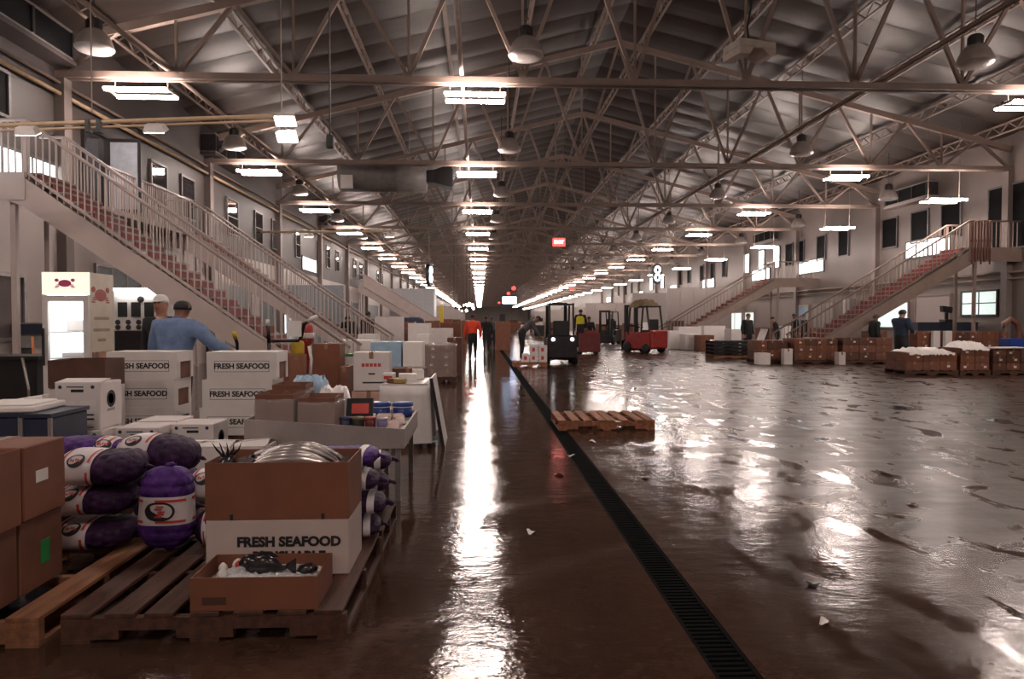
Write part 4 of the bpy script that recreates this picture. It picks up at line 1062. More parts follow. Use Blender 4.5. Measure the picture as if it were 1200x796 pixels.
def crab(parent, cxx, y, z, k, m, axis='f'):
    def P(x, zz): return (cxx + x * k, y, z + zz * k) if axis == 'f' else (cxx, y + x * k, z + zz * k)
    def disc(x, zz, rx, rz_, name):
        n = 16; pts = [P(x + rx * math.cos(2 * PI * i / n), zz + rz_ * math.sin(2 * PI * i / n)) for i in range(n)]
        off = Vector((0, -.003, 0)) if axis == 'f' else Vector((.003, 0, 0))
        MB().add([Vector(p) for p in pts] + [Vector(p) + off for p in pts], [tuple(range(n)), tuple(range(n, 2 * n))[::-1]] + [(i, (i + 1) % n, n + (i + 1) % n, n + i) for i in range(n)]).build(name, m, parent)
    disc(0, 0, .5, .28, 'crab_shell')
    for s in (-1, 1):
        disc(s * .62, .25, .16, .13, 'crab_claw')
        for j in range(3): disc(s * (.5 + j * .07), -.12 - .1 * j, .18, .035, 'crab_leg')
crab(hd, 0, -d - .001, FH - .15, .17, CRABPINK)
dr = MB().box(-w, -w + .07, -d, -d + .045, .22, FH - .31).box(w - .07, w, -d, -d + .045, .22, FH - .31).box(-w + .07, w - .07, -d, -d + .045, .22, .30).box(-w + .07, w - .07, -d, -d + .045, FH - .39, FH - .31).build('door', WHITEPL, t)
MB().box(-w + .07, w - .07, -d + .015, -d + .025, .30, FH - .39).build('pane', mat('fridge_pane', (.9, .95, 1), .03, alpha=.12), dr)
MB().box(-w + .01, -w + .035, -d - .04, -d - .015, .9, 1.4).build('handle', BLACKM, dr)
MB().box(-w + .031, w - .031, d - .06, d - .031, .26, FH - .285).build('back_glow', mat('fridge_light', (.85, .93, 1.0), .4, emit=1.6), t)
MB().box(-w + .10, w - .10, -d + .08, -d + .11, FH - .32, FH - .29).build('lamp_strip', mat('fridge_lamp', (.9, .96, 1.0), .4, emit=30), t)
MB().box(-w + .0305, -w + .04, -d + .06, d - .065, .26, FH - .285).build('inner_liner', mat('glowing_liner', (.85, .88, .9), .4, emit=.45), t)  # liner given its own glow to brighten the cabinet inside
for z in (.62, .98, 1.34): MB().box(-w + .031, w - .031, -d + .10, d - .065, z, z + .015).build('shelf', WHITEPL, t)
for z, x, m in ((1.356, .02, WHITEPL), (.997, -.05, WCARD), (.637, 0, mat('red_trays', (.6, .15, .12), .5))):
    MB().box(x - .17, x + .17, -.05, .2, z, z + (.16 if z > 1.2 else .06)).build('stock', m, t, bevel=.01)
q = w + .002
crab(t, q, -.02, FH - .30, .30, RED, 's')
for i, (z, l) in enumerate(((FH - .62, .20), (FH - .78, .22), (FH - .92, .10))):
    MB().box(q - .001, q + .001, -l, l, z - .02, z + .02).build('slogan_line', mat('faded_brown_ink', (.36, .24, .18), .6), t)
MB().box(q - .001, q + .001, -.26, .26, FH - 1.42, FH - 1.08).build('photo_print', mat('people_print', (.35, .16, .10), .4, var=.8, scale=9), t)

# ------------------------------------------------------------------ white drinks machine under the staircase
a = at(133, 388, 16.0); b = at(192, 338, 16.0)
t = thing('drinks_machine', 'white drinks machine with black slots and round dials under the staircase', 'machine', ((a.x + b.x) / 2, 16.3, 0))
w = (b.x - a.x) / 2; zt = b.z; zb = a.z
MB().box(-w, w, -.3, .3, zb, zt).build('cabinet', WHITEPL, t, bevel=.02)
MB().box(-w, w, -.25, .3, 0, zb - .001).build('base_counter', BLACKM, t)
MB().box(-w + .05, w - .05, -.42, -.3005, zt - .06, zt - .0).build('lit_strip', mat('machine_lamp', (1.0, .97, .92), .4, emit=9), t)
for i in range(3): MB().box(-w + .10 + i * .28, -w + .30 + i * .28, -.312, -.3005, zb + .30, zb + .62).build('black_slot', BLACK, t)
for r in range(2):
    for i in range(5): MB().lathe([(.055, 0), (.055, .02), (.03, .025)], 12, c=(-w + .10 + i * .22, -.3005, zb + .08 + r * .11), M=Matrix.Rotation(PI / 2, 4, 'X')).build('dial', DARKSTEEL, t)
MB().lathe([(.07, 0), (.07, .02), (.03, .025)], 14, c=(.05, -.3005, zt - .24), M=Matrix.Rotation(PI / 2, 4, 'X')).build('gauge', DARKSTEEL, t)
# stall counter at the left edge, dark bins under it
t = thing('stall_counter', 'grey stall counter with dark blue front under the dark hatch', 'counter', (-9.2, 15.95, 0))
x0, x1 = -9.75 + 9.2, at(52, 390, 15.6).x + 9.2
MB().box(x0, x1, -.35, .35, 1.22, 1.43).build('blue_front', mat('dark_blue_tiles', (.025, .035, .055), .4, var=.3, scale=20), t)
MB().box(x0, x1 + .02, -.30, .30, .93, 1.219).build('grey_panel', mat('counter_grey', (.22, .21, .21), .5), t)
MB().box(x0, x1, -.36, .36, 1.431, 1.46).build('worktop', GALV, t)
for x in (x0 + .04, x1 - .05): MB().box(x - .03, x + .03, -.28, .28, 0, .929).build('leg', DARKSTEEL, t)
p = at(4, 440, 10.5)
t = thing('black_bin', 'big black bin in front of the stall counter', 'bin', (p.x, 10.9, 0))
MB().hexa([(-.38, -.3, 0), (.38, -.3, 0), (.38, .3, 0), (-.38, .3, 0), (-.45, -.36, .95), (.45, -.36, .95), (.45, .36, .95), (-.45, .36, .95)]).build('tub', BLACK, t)
MB().box(-.48, .48, -.39, .39, .951, 1.0).build('rim', BLACKM, t)
MB().path([(.36, -.42, .1), (.4, -.5, .55), (.3, -.46, .98)], .018, 6).build('hose', GALV, t)
p = at(43, 430, 11.55)
t = thing('broom', 'orange broom handle leaning between bin and fridge', 'broom', (p.x, 11.55, 0))
MB().tube((0, 0, .2), (-.12, .1, 1.25), .02, 8).build('handle', mat('orange_handle', (.45, .14, .03), .5), t, smooth=True)
MB().hexa([(-.15, -.05, 0), (.15, -.05, 0), (.15, .05, 0), (-.15, .05, 0), (-.08, -.03, .22), (.08, -.03, .22), (.08, .03, .22), (-.08, .03, .22)]).build('brush', BLACK, t)

# ------------------------------------------------------------------ people
def person(label, loc, yaw=0.0, shirt=DARKCLOTH, pants=DARKCLOTH, skin=SKIN, hat=None, hatm=BLACK, lean=0.0, height=1.75,
           arms=None, step=0.0, bulk=1.0, vest=None, turn=0.0, sit=False, name='person', hair=BLACK):
    k = height / 1.75
    R = Matrix.Rotation(-lean, 3, 'X')
    PZ = .95
    def up(x, y, z): return R @ Vector((x, y, z - PZ)) + Vector((0, 0, PZ))
    V = []; 
    def node(p, r, par, m): V.append((Vector(p) * k, tuple(q * k * (1.13 if m in (1, 3) else 1.09) for q in r), par, m)); return len(V) - 1
    # materials: 0 shirt, 1 trousers, 2 skin, 3 shoes
    pel = node((0, 0, PZ), (.15 * bulk, .115 * bulk), -1, 1)
    sp1 = node(up(0, 0, 1.08), (.15 * bulk, .115 * bulk), pel, 0)
    sp2 = node(up(0, -.01, 1.24), (.165 * bulk, .125 * bulk), sp1, 0)
    ch = node(up(0, -.01, 1.38), (.165 * bulk, .125 * bulk), sp2, 0)
    nb = node(up(0, 0, 1.47), (.088, .085), ch, 0)
    nk = node(up(0, .015, 1.52), (.055, .058), nb, 2)
    h1 = node(up(0, .03, 1.585), (.078, .092), nk, 2)
    h2 = node(up(0, .03, 1.66), (.088, .104), h1, 2)
    h3 = node(up(0, .025, 1.715), (.055, .07), h2, 2)
    arms = arms or {}
    for s in (-1, 1):
        sh = up(s * .185 * bulk, -.01, 1.41)
        el, ha = arms.get(s, ((s * .07, -.03, -.29), (s * .07, .05, -.55)))
        a0 = node(sh, (.075 * bulk, .075 * bulk), ch, 0)
        a1 = node(sh + Vector(el) * .5, (.062 * bulk,) * 2, a0, 0)
        a2 = node(sh + Vector(el), (.052 * bulk,) * 2, a1, 0)
        d = (Vector(ha) - Vector(el)).normalized()
        a3 = node(sh + Vector(ha) - d * .03, (.040 * bulk,) * 2, a2, 0)
        w = node(sh + Vector(ha), (.030, .030), a3, 2)
        pm = node(sh + Vector(ha) + d * .06, (.036, .020), w, 2)
        side = d.cross(Vector((0, 0, 1))); side = side.normalized() if side.length > .1 else Vector((0, 1, 0)).cross(d).normalized()
        nrm = d.cross(side)
        tip = sh + Vector(ha) + d * .085
        for j, (o, ln) in enumerate(((-.030, .062), (-.010, .075), (.010, .07), (.029, .055))):
            f0 = node(tip + side * o + d * .01, (.011, .011), pm, 2); f1 = node(tip + side * o * 1.15 + d * ln * .6 - nrm * .008, (.0095, .0095), f0, 2)
            node(tip + side * o * 1.15 + d * ln - nrm * .028, (.008, .008), f1, 2)
        th = node(sh + Vector(ha) + d * .03 + side * .045 * s, (.012, .012), w, 2); node(sh + Vector(ha) + d * .065 + side * .06 * s - nrm * .01, (.010, .010), th, 2)
    for s in (-1, 1):
        st = step * s
        hp = node((s * .09, 0, PZ - .05), (.105 * bulk, .11 * bulk), pel, 1)
        if sit: kn, an, to = (s * .13, .42, PZ - .05), (s * .13, .44, PZ - .48), (s * .13, .60, PZ - .52)
        else: kn, an, to = (s * .10, st * .5 + .02, .50), (s * .105, st - .02, .085), (s * .12, st + .14, .04)
        m1 = node(tuple((Vector(hp_) + Vector(kn)) / 2 for hp_ in [(s * .09, 0, PZ - .05)])[0], (.085 * bulk,) * 2, hp, 1)
        kn_ = node(kn, (.065 * bulk,) * 2, m1, 1)
        cf = node((Vector(kn) * .6 + Vector(an) * .4), (.060,) * 2, kn_, 1)
        an_ = node(an, (.045,) * 2, cf, 3)
        node(to, (.045, .035), an_, 3)
    me = bpy.data.meshes.new('body'); me.from_pydata([v[0] for v in V], [(i, v[2]) for i, v in enumerate(V) if v[2] >= 0], [])
    ob = bpy.data.objects.new('body', me); COL.objects.link(ob)
    sk = ob.modifiers.new('skin', 'SKIN'); sk.use_smooth_shade = True
    lay = me.skin_vertices[0].data if len(me.skin_vertices) else None
    if lay is None:
        bm = bmesh.new(); bm.from_mesh(me); bm.verts.layers.skin.verify(); bm.to_mesh(me); bm.free(); lay = me.skin_vertices[0].data
    for i, v in enumerate(V):
        r = v[1] if isinstance(v[1], tuple) else (v[1], v[1])
        lay[i].radius = (r[0], r[1]); lay[i].use_root = (i == 0)
    ss = ob.modifiers.new('sub', 'SUBSURF'); ss.levels = 1; ss.render_levels = 1
    bpy.context.view_layer.update()
    em = bpy.data.meshes.new_from_object(ob.evaluated_get(bpy.context.evaluated_depsgraph_get()))
    bpy.data.objects.remove(ob)
    segs = [(V[v[2]][0], v[0], v[3], V[v[2]][3]) for v in V if v[2] >= 0]
    em.materials.clear()
    for m_ in (shirt, pants, skin, BLACK): em.materials.append(m_)
    for p in em.polygons:
        c = p.center; best = None
        for a, b, mb_, ma in segs:
            ab = b - a; q = max(0, min(1, (c - a).dot(ab) / max(ab.length_squared, 1e-9))); dd = (a + ab * q - c).length_squared
            if best is None or dd < best[0]: best = (dd, mb_ if q > .35 else ma)
        p.material_index = best[1]; p.use_smooth = True
    t = thing(name, label, 'person', loc, yaw)
    t.location = loc
    link('body', em, t)
    hc = up(0, .03, 1.655) * k
    HR = (R.to_4x4() @ Matrix.Rotation(turn, 4, 'Z'))
    def hp_(v): return hc + (HR @ Vector(v)) * k
    face = MB()
    for s in (-1, 1):
        face.lathe([(.001, -.012), (.008, -.008), (.011, 0), (.008, .008), (.001, .012)], 6, c=hp_((s * .031, .082, .005)), mi=0)
    face.build('eyes', BLACK, t); 
    nose = MB().hexa([hp_(v) for v in ((-.016, .085, -.045), (.016, .085, -.045), (.014, .115, -.042), (-.014, .115, -.042), (-.008, .085, .01), (.008, .085, .01), (.005, .092, .008), (-.005, .092, .008))]).build('nose', skin, t, smooth=True)
    MB().hexa([hp_(v) for v in ((-.025, .08, -.075), (.025, .08, -.075), (.02, .094, -.073), (-.02, .094, -.073), (-.025, .08, -.062), (.025, .08, -.062), (.02, .094, -.064), (-.02, .094, -.064))]).build('mouth', FISHRED, t)
    for s in (-1, 1): MB().lathe([(.004, -.03), (.014, -.02), (.017, 0), (.015, .02), (.004, .03)], 7, c=hp_((s * .082, -.005, -.01)), M=HR).build('ear', skin, t, smooth=True)
    prof = {'hair': (-.012, .092), 'cap': (.0, .095), 'beanie': (-.045, .100), None: (-.01, .092)}[hat]
    z0, r = prof
    dome = [(r * 1.0, z0), (r * 1.02, z0 + .03), (r * .95, z0 + .06), (r * .75, z0 + .09), (r * .4, z0 + .108), (.004, z0 + .113)]
    S = Matrix.Diagonal((.93, 1.12, 1.0, 1.0))
    MB().lathe([(q * k, z * k) for q, z in dome], 16, c=hc, M=HR @ Matrix.Rotation(.18, 4, 'X') @ S).build({'hair': 'hair', None: 'hair', 'cap': 'cap', 'beanie': 'beanie'}[hat], hatm if hat in ('cap', 'beanie') else hair, t, smooth=True)
    if hat == 'cap':
        MB().hexa([hp_(v) for v in ((-.07, .08, .022), (.07, .08, .022), (.045, .175, .012), (-.045, .175, .012), (-.07, .08, .030), (.07, .08, .030), (.045, .175, .018), (-.045, .175, .018))]).build('cap_brim', hatm, t)
        hr = [(r * .97, -.05), (r * 1.0, -.02), (r * 1.0, .02)]
    if vest:
        def vs_(u, v):
            q = 2 * PI * u; z = 1.06 + .36 * v; w_ = (.195 if v < .8 else .195 - (v - .8) * .35) * bulk
            return up(w_ * math.cos(q), -.01 + .155 * bulk * math.sin(q), z) * k
        MB().grid(vs_, 18, 5, wrap=True).build('vest', vest, t, smooth=True)
    return t
def stand(px, Y): p = at(px, 400, Y); return (p.x, Y, 0)
BACK, FACE = 0.0, PI
# two men by the hand truck under the staircase
person('man in blue jacket and dark beanie seen from behind, gripping a hand truck', stand(203, 8.95), -.30, DENIM, DARKCLOTH, SKIN, 'beanie', BLACK, lean=.20, height=1.80, bulk=1.36,
       arms={1: ((.20, .02, -.22), (.31, .20, -.30)), -1: ((-.10, .0, -.29), (-.08, .10, -.52))})
person('man in white cap and dark jacket facing the man in the blue jacket', stand(191, 10.1), FACE - .2, DARKCLOTH, DARKCLOTH, SKIN2, 'cap', WHITECLOTH, height=1.84, bulk=1.12,
       arms={-1: ((-.16, .12, -.20), (-.20, .34, -.26))})
# others around the hall
person('person in black jacket bending behind the second staircase rail', stand(411, 26.0), .6, DARKCLOTH, DARKCLOTH, SKIN, 'beanie', BLACK, lean=.35, bulk=1.2)
person('person in dark jacket standing by the white boxes past the second staircase', stand(431, 27.0), -.5, DARKCLOTH, DARKCLOTH, SKIN, 'hair', height=1.84, bulk=1.1)
person('person in orange jacket and black trousers walking down the wet aisle', stand(554, 28.3), BACK, ORANGE, DARKCLOTH, SKIN, 'hair', step=.06, bulk=1.18, height=1.76)
person('person in dark clothes further down the aisle past the orange jacket', stand(570, 34.0), .2, DARKCLOTH, DARKCLOTH, SKIN, 'hair', bulk=1.1, height=1.72)
person('second person in dark clothes beside the tall carton stack down the aisle', stand(577, 40.0), FACE, GREYCLOTH, DARKCLOTH, SKIN, 'beanie', NAVYBOX, bulk=1.1, height=1.72)
person('person in grey top bending over the white boxes by the black forklift', (at(611, 400, 24.6).x, 24.45, .15), -PI / 2, GREYCLOTH, DARKCLOTH, SKIN, 'hair', lean=.85, bulk=1.1, height=1.78,
       arms={1: ((.04, .12, -.24), (.0, .26, -.46)), -1: ((-.04, .12, -.24), (.0, .28, -.44))})
person('person in bright yellow vest standing on the red pallet truck', (at(681, 400, 32.0).x, 32.2, .3), -.3, DARKCLOTH, DARKCLOTH, SKIN, 'beanie', BLACK, vest=VEST, height=1.74, bulk=1.05)
person('dark-clothed person standing behind the red pallet truck', stand(690, 33.4), FACE, DARKCLOTH, DARKCLOTH, SKIN, 'hair', height=1.70, bulk=1.1)
person('person in black jacket facing the aisle behind the stacked black pallets', stand(876, 31.0), FACE + .4, DARKCLOTH, DARKCLOTH, SKIN2, 'hair', hair=mat('brown_hair', (.10, .035, .02), .6), height=1.82, bulk=1.12)
person('person in black bending over cartons on the right side', stand(911, 33.5), 1.2, DARKCLOTH, DARKCLOTH, SKIN2, 'hair', lean=.3, height=1.72, bulk=1.1)
person('person in dark coat standing side-on beside another by the pale blue door', stand(931, 35.0), PI / 2, DARKCLOTH, DARKCLOTH, SKIN, 'hair', height=1.85, bulk=1.15)
person('person in dark coat standing close behind another by the pale blue door', stand(942, 35.6), PI / 2, DARKCLOTH, DARKCLOTH, SKIN2, 'hair', height=1.83, bulk=1.15)
person('person in dark green coat at the foot of the right staircase', stand(1025, 25.58), -PI / 2, GREENCLOTH, DARKCLOTH, SKIN, 'beanie', GREYCLOTH, height=1.76, bulk=1.12)
person('man in navy jacket and dark cap standing beside the plastic-topped cartons', stand(1056, 20.9), -PI / 2 + .3, NAVYCLOTH, DARKCLOTH, SKIN2, 'beanie', BLACK, height=1.86, bulk=1.2,
       arms={-1: ((-.05, .10, -.25), (.06, .24, -.34)), 1: ((.05, .10, -.25), (-.06, .26, -.32))})
# hand truck held by the man in blue
p = at(250, 396, 9.1)
t = thing('hand_truck', 'black hand truck with yellow grips held by the man in blue', 'hand truck', (p.x, 9.42, 0), .2)
for s in (-1, 1):
    MB().path([(s * .18, 0, .05), (s * .18, 0, 1.1), (s * .18, -.06, 1.22), (s * .17, -.16, 1.30)], .022, 8).build('upright', BLACKM, t, smooth=True)
    MB().tube((s * .172, -.14, 1.288), (s * .168, -.24, 1.35), .03, 8).build('grip', YELLOW, t, smooth=True)
    MB().lathe([(.03, -.03), (.11, -.03), (.12, -.015), (.12, .015), (.11, .03), (.03, .03)], 14, c=(s * .23, .09, .12), M=Matrix.Rotation(PI / 2, 4, 'Y')).build('wheel', BLACK, t, smooth=True)
for z in (.35, .7, 1.05): MB().tube((-.18, 0, z), (.18, 0, z), .016, 6).build('crossbar', BLACKM, t)
MB().box(-.22, .22, -.28, .0, .012, .03).build('toe_plate', DARKSTEEL, t)
MB().box(-.14, .14, -.03, .03, .95, 1.12).build('back_plate', BLACKM, t)
# cart with U-shaped black handle and a paper sheet
p = at(322, 400, 10.6)
t = thing('push_cart', 'push cart with black U-shaped handle and a white paper clipped on', 'cart', (p.x, 10.8, 0))
MB().box(-.3, .3, -.5, .4, .16, .22).build('deck', DARKSTEEL, t)
for x in (-.24, .24):
    for y in (-.4, .3): MB().lathe([(.02, -.02), (.08, -.02), (.08, .02), (.02, .02)], 12, c=(x, y, .08), M=Matrix.Rotation(PI / 2, 4, 'Y')).build('wheel', BLACK, t)
MB().path([(-.24, .35, .22), (-.24, .35, 1.16), (-.20, .35, 1.2), (.2, .35, 1.2), (.24, .35, 1.25), (.30, .30, 1.45), (.42, .28, 1.52)], .028, 8).build('handle', BLACKM, t, smooth=True)
MB().path([(-.24, .35, 1.16), (-.25, .33, 1.46)], .028, 8).build('handle_post', BLACKM, t, smooth=True)
MB().tube((.36, .29, 1.49), (.50, .26, 1.57), .035, 8).build('grip', WHITEPL, t, smooth=True); MB().tube((-.25, .33, 1.42), (-.25, .33, 1.52), .032, 8).build('grip', WHITEPL, t, smooth=True)
MB().box(.06, .26, .30, .306, 1.26, 1.5).build('paper', PAPER, t)
# red standpipe with yellow canister
p = at(358, 440, 11.6)
t = thing('standpipe', 'red standpipe with domed cap and pale strap beside the staircase', 'standpipe', (p.x, 11.6, 0))
MB().lathe([(.13, 0), (.13, .03), (.075, .06), (.072, 1.10), (.11, 1.14), (.13, 1.2), (.135, 1.32), (.125, 1.40), (.085, 1.46), (.02, 1.48)], 16).build('post', RED, t, smooth=True)
MB().lathe([(.138, 1.22), (.142, 1.24), (.142, 1.29), (.138, 1.31)], 16).build('white_ring', WHITEPL, t, smooth=True)
MB().path([(.07, -.06, 1.1), (.11, -.08, .9), (.10, -.09, .7), (.07, -.07, .55)], .025, 6).build('strap', PAPER, t, smooth=True)
p = at(350, 412, 11.35)
carton('tall narrow brown carton under the yellow canister', .22, .2, .99, (p.x, 11.3, 0), 0, CARDIN, tape=TAPE)
t = thing('yellow_canister', 'yellow canister standing on the narrow brown carton', 'canister', (p.x, 11.3, .991))
MB().lathe([(.09, 0), (.10, .015), (.10, .16), (.085, .19), (.04, .205)], 14).build('body', YELLOW, t, smooth=True); MB().lathe([(.03, .205), (.03, .23), (.01, .235)], 10).build('cap', BLACK, t)

# ------------------------------------------------------------------ goods along the left stalls
def px_carton(label, px0, px1, ytop, Y, d, m, zb=0.0, group=None, name='carton', tape=TAPE, rz=0.0):
    a, b = at(px0, ytop, Y), at(px1, ytop, Y)
    return carton(label, b.x - a.x, d, a.z - zb, ((a.x + b.x) / 2, Y + d / 2, zb), rz, m, group, name=name, tape=tape)
px_carton('tall brown carton stack side behind the push cart', 300, 343, 414, 12.3, .6, CARD2)
px_carton('tall brown carton leaning by the staircase foot behind the standpipe', 366, 398, 403, 12.6, .5, CARD)
px_carton('brown carton standing behind the standpipe next to a taller one', 398, 408, 430, 12.2, .5, CARD2)
t = px_carton('white carton printed in red standing on a pinkish carton', 414, 456, 413, 10.0, .36, WCARD, zb=.541)
w = at(456, 413, 10).x - at(414, 413, 10).x
for i, s in enumerate((-.11, -.055, 0, .055, .11)): MB().box(s - .022, s + .02, -.1815, -.179, .33, .375).build('red_print', REDINK, t)
for z in (.22, .10): MB().box(-.04 if z > .2 else -.12, .05 if z > .2 else .17, -.1815, -.179, z, z + .022).build('small_print', INK, t)
px_carton('pinkish carton under the white carton with red print', 412, 452, 459, 10.0, .45, mat('pinkish_card', (.55, .33, .27), .6), zb=0.0)
for i in range(3):
    p = at(404, 440, 12.9)
    t = thing('green_crate', 'white crate with green rim, %s in the stack by the blue wrapped load' % ('lowest', 'middle', 'top')[i], 'crate', (p.x, 13.4, .3 * i))
    MB().box(-.16, .16, -.22, .22, 0, .26).build('body', WHITEPL, t); MB().box(-.17, .17, -.23, .23, .261, .298).build('rim', GREENPL, t)
px_carton('stack wrapped in pale blue plastic beside the white stack', 434, 470, 401, 13.0, .7, LBLUE, name='wrapped_stack', tape=None)
px_carton('tall white foam stack beside the blue wrapped one', 472, 495, 401, 13.0, .6, FOAM, name='foam_stack', tape=None)
px_carton('white foam slab stack lying behind the blue wrapped one', 395, 440, 399, 15.6, .8, FOAM, name='foam_stack', tape=None)
px_carton('low dark brown carton in front of the white foam stack', 458, 498, 432, 11.6, .5, CARD3)
# white clothed table with a leaning white board
a, b = at(446, 447, 8.5), at(502, 447, 8.5)
t = thing('clothed_table', 'table under a white plastic cloth behind the display bin', 'table', ((a.x + b.x) / 2, 9.0, 0))
w = (b.x - a.x) / 2
for x in (-w + .05, w - .05):
    for y in (-.42, .42): MB().box(x - .02, x + .02, y - .02, y + .02, 0, .73).build('leg', GALV, t)
MB().box(-w, w, -.48, .48, .731, .76).build('tabletop', WCARD, t)
def cloth(u, v):
    q = 2 * PI * u; c, s = math.cos(q), math.sin(q); k = max(abs(c), abs(s)); x, y = c / k, s / k
    if v < .3: return (x * w * v / .3, y * .48 * v / .3, .768)
    f = (v - .3) / .7; o = 1 + .10 * f * (1 + .5 * math.sin(9 * q))
    return (x * (w + .012) * o, y * (.49) * o, .768 - .70 * f * (1 if x > .2 or y < -.8 else .55))
MB().grid(cloth, 48, 9, wrap=True).build('cloth', SHEET, t, smooth=True)
t = thing('leaning_board', 'white board with black edge leaning against the clothed table', 'board', at(509, 440, 8.9) * 1, 0)
t.location = (at(521, 480, 8.8).x, 8.95, 0); t.rotation_euler = (0, -.17, 0)
MB().box(-.012, .012, -.45, .35, .0, .84).build('panel', WHITEPL, t); MB().box(-.02, .02, -.47, -.4501, .0, .84).build('edge', BLACK, t)
for i, (px, Y, wd, h, m) in enumerate(((456, 8.82, .14, .10, SHEET), (478, 8.85, .22, .09, FOAM), (490, 9.15, .13, .12, FOAM))):
    x = at(px, 445, Y).x
    t = carton(('red-marked white pack on the clothed table', 'flat white foam tray on the clothed table', 'white foam lump at the back of the clothed table')[i], wd, .2, h, (x, Y, .770), .1 * i, m, name='white_pack', tape=None)
    if i == 0: MB().box(-.05, .05, -.1025, -.1, .03, .07).build('red_print', REDINK, t)
t = thing('cream_tray', 'cream tray at the edge of the clothed table beside the blue tubs', 'tray', (at(464, 458, 8.5).x, 8.60, .770))
MB().box(-.11, .11, -.06, .06, 0, .05).build('tray', mat('mustard_card', (.42, .30, .12), .6), t, bevel=.01); MB().box(-.11, -.03, -.065, -.0601, .0, .05).build('end', CARD2, t)
# shrink-wrapped pallet load by the aisle
def wrapped_load(label, px0, px1, ytop, Y, d, m, cols, rows, group):
    a, b = at(px0, ytop, Y), at(px1, ytop, Y); W_ = b.x - a.x; cx = (a.x + b.x) / 2
    pallet('wooden pallet under the ' + label, a.x - .03, b.x + .03, Y - .02, Y + d + .02, WOODD, nb=5)
    hz = (a.z - .15) / rows; e = W_ / cols
    for r in range(rows):
        for c in range(cols):
            carton('brown carton inside the ' + label, e - .008, d - .02, hz - .004, (a.x + e * (c + .5), Y + d / 2, .142 + r * hz), random.uniform(-.01, .01), random.choice((m, CARD2, CARD)), group, sticker=(random.uniform(-.06, .06), hz * .5, .07, .05) if random.random() < .5 else None)
    t = thing('shrink_wrap', 'clear shrink wrap around the ' + label, 'wrap', (cx, Y + d / 2, .145))
    H_ = a.z - .145 + .02
    def f(u, v):
        q = 2 * PI * u; c, s = math.cos(q), math.sin(q); k = max(abs(c), abs(s)); r = 1 + .012 * (1 + math.sin(13 * q + 5 * v)) * v
        if v > .85: k2 = (1 - v) / .15; return (c / k * (W_ / 2 + .012) * k2, s / k * (d / 2 + .012) * k2, H_ + .02 * math.sin(7 * q))
        return (c / k * (W_ / 2 + .012) * r, s / k * (d / 2 + .012) * r, H_ * v / .85)
    MB().grid(f, 52, 12, wrap=True).build('film', PLASTWRAP, t, smooth=True)
wrapped_load('shrink-wrapped load beside the walking aisle', 497, 533, 404, 17.6, 1.2, CARD, 2, 4, 'cartons in the shrink-wrapped aisle load')
px_carton('tall dark carton at the aisle edge behind the shrink-wrapped load', 524, 541, 396, 19.6, 1.0, CARD3)
# white boxes past the second staircase
FARL = [(439, 470, 371, 25, WCARD), (419, 440, 392, 21.8, FOAM), (478, 503, 379, 24, FOAM), (487, 503, 392, 21.5, FOAM), (505, 530, 385, 26, FOAM), (462, 478, 385, 27, CARD2), (470, 486, 377, 31, CARD), (516, 540, 378, 36, CARD), (498, 515, 376, 40, CARD2), (525, 545, 379, 46, CARD), (535, 548, 376, 58, CARD2), (515, 530, 374, 55, CARD)]
NMS = ['white carton stack by the dark-jacketed person', 'small white foam stack in front of a carton stack', 'white foam box pile left of the aisle', 'low white foam stack in front of the foam box pile', 'long white foam pile reaching to the aisle', 'brown carton pile behind the white boxes', 'brown carton pile below the far staircase', 'brown carton pile at the aisle by the yellow column', 'brown carton pile beside the yellow column', 'brown carton pile past the yellow column', 'far brown carton pile along the aisle', 'far brown carton pile near the cold room']
for (p0, p1, yt, Y, m), nm in zip(FARL, NMS): px_carton(nm, p0, p1, yt, Y, 1.0, m, name='carton_pile', tape=None if m in (FOAM, WCARD) else TAPE)
t = thing('dark_table', 'dark blue tarpaulin heap on the stall behind the two jackets', 'tarpaulin', at(470, 376, 33) - Vector((0, 0, at(470, 376, 33).z)))
crumple(3.2, 1.0, 1.62, 16, 8, .06, 3).build('folds', NAVYCLOTH, t, smooth=True)
p = at(517, 368, 50)
t = thing('yellow_column', 'yellow column standing among the far left stalls', 'column', (p.x, 50, 0))
MB().box(-.14, .14, -.14, .14, 0, 2.55).build('shaft', YELLOW, t); MB().box(-.22, .22, -.22, .22, 0, .08).build('base_plate', DARKSTEEL, t)

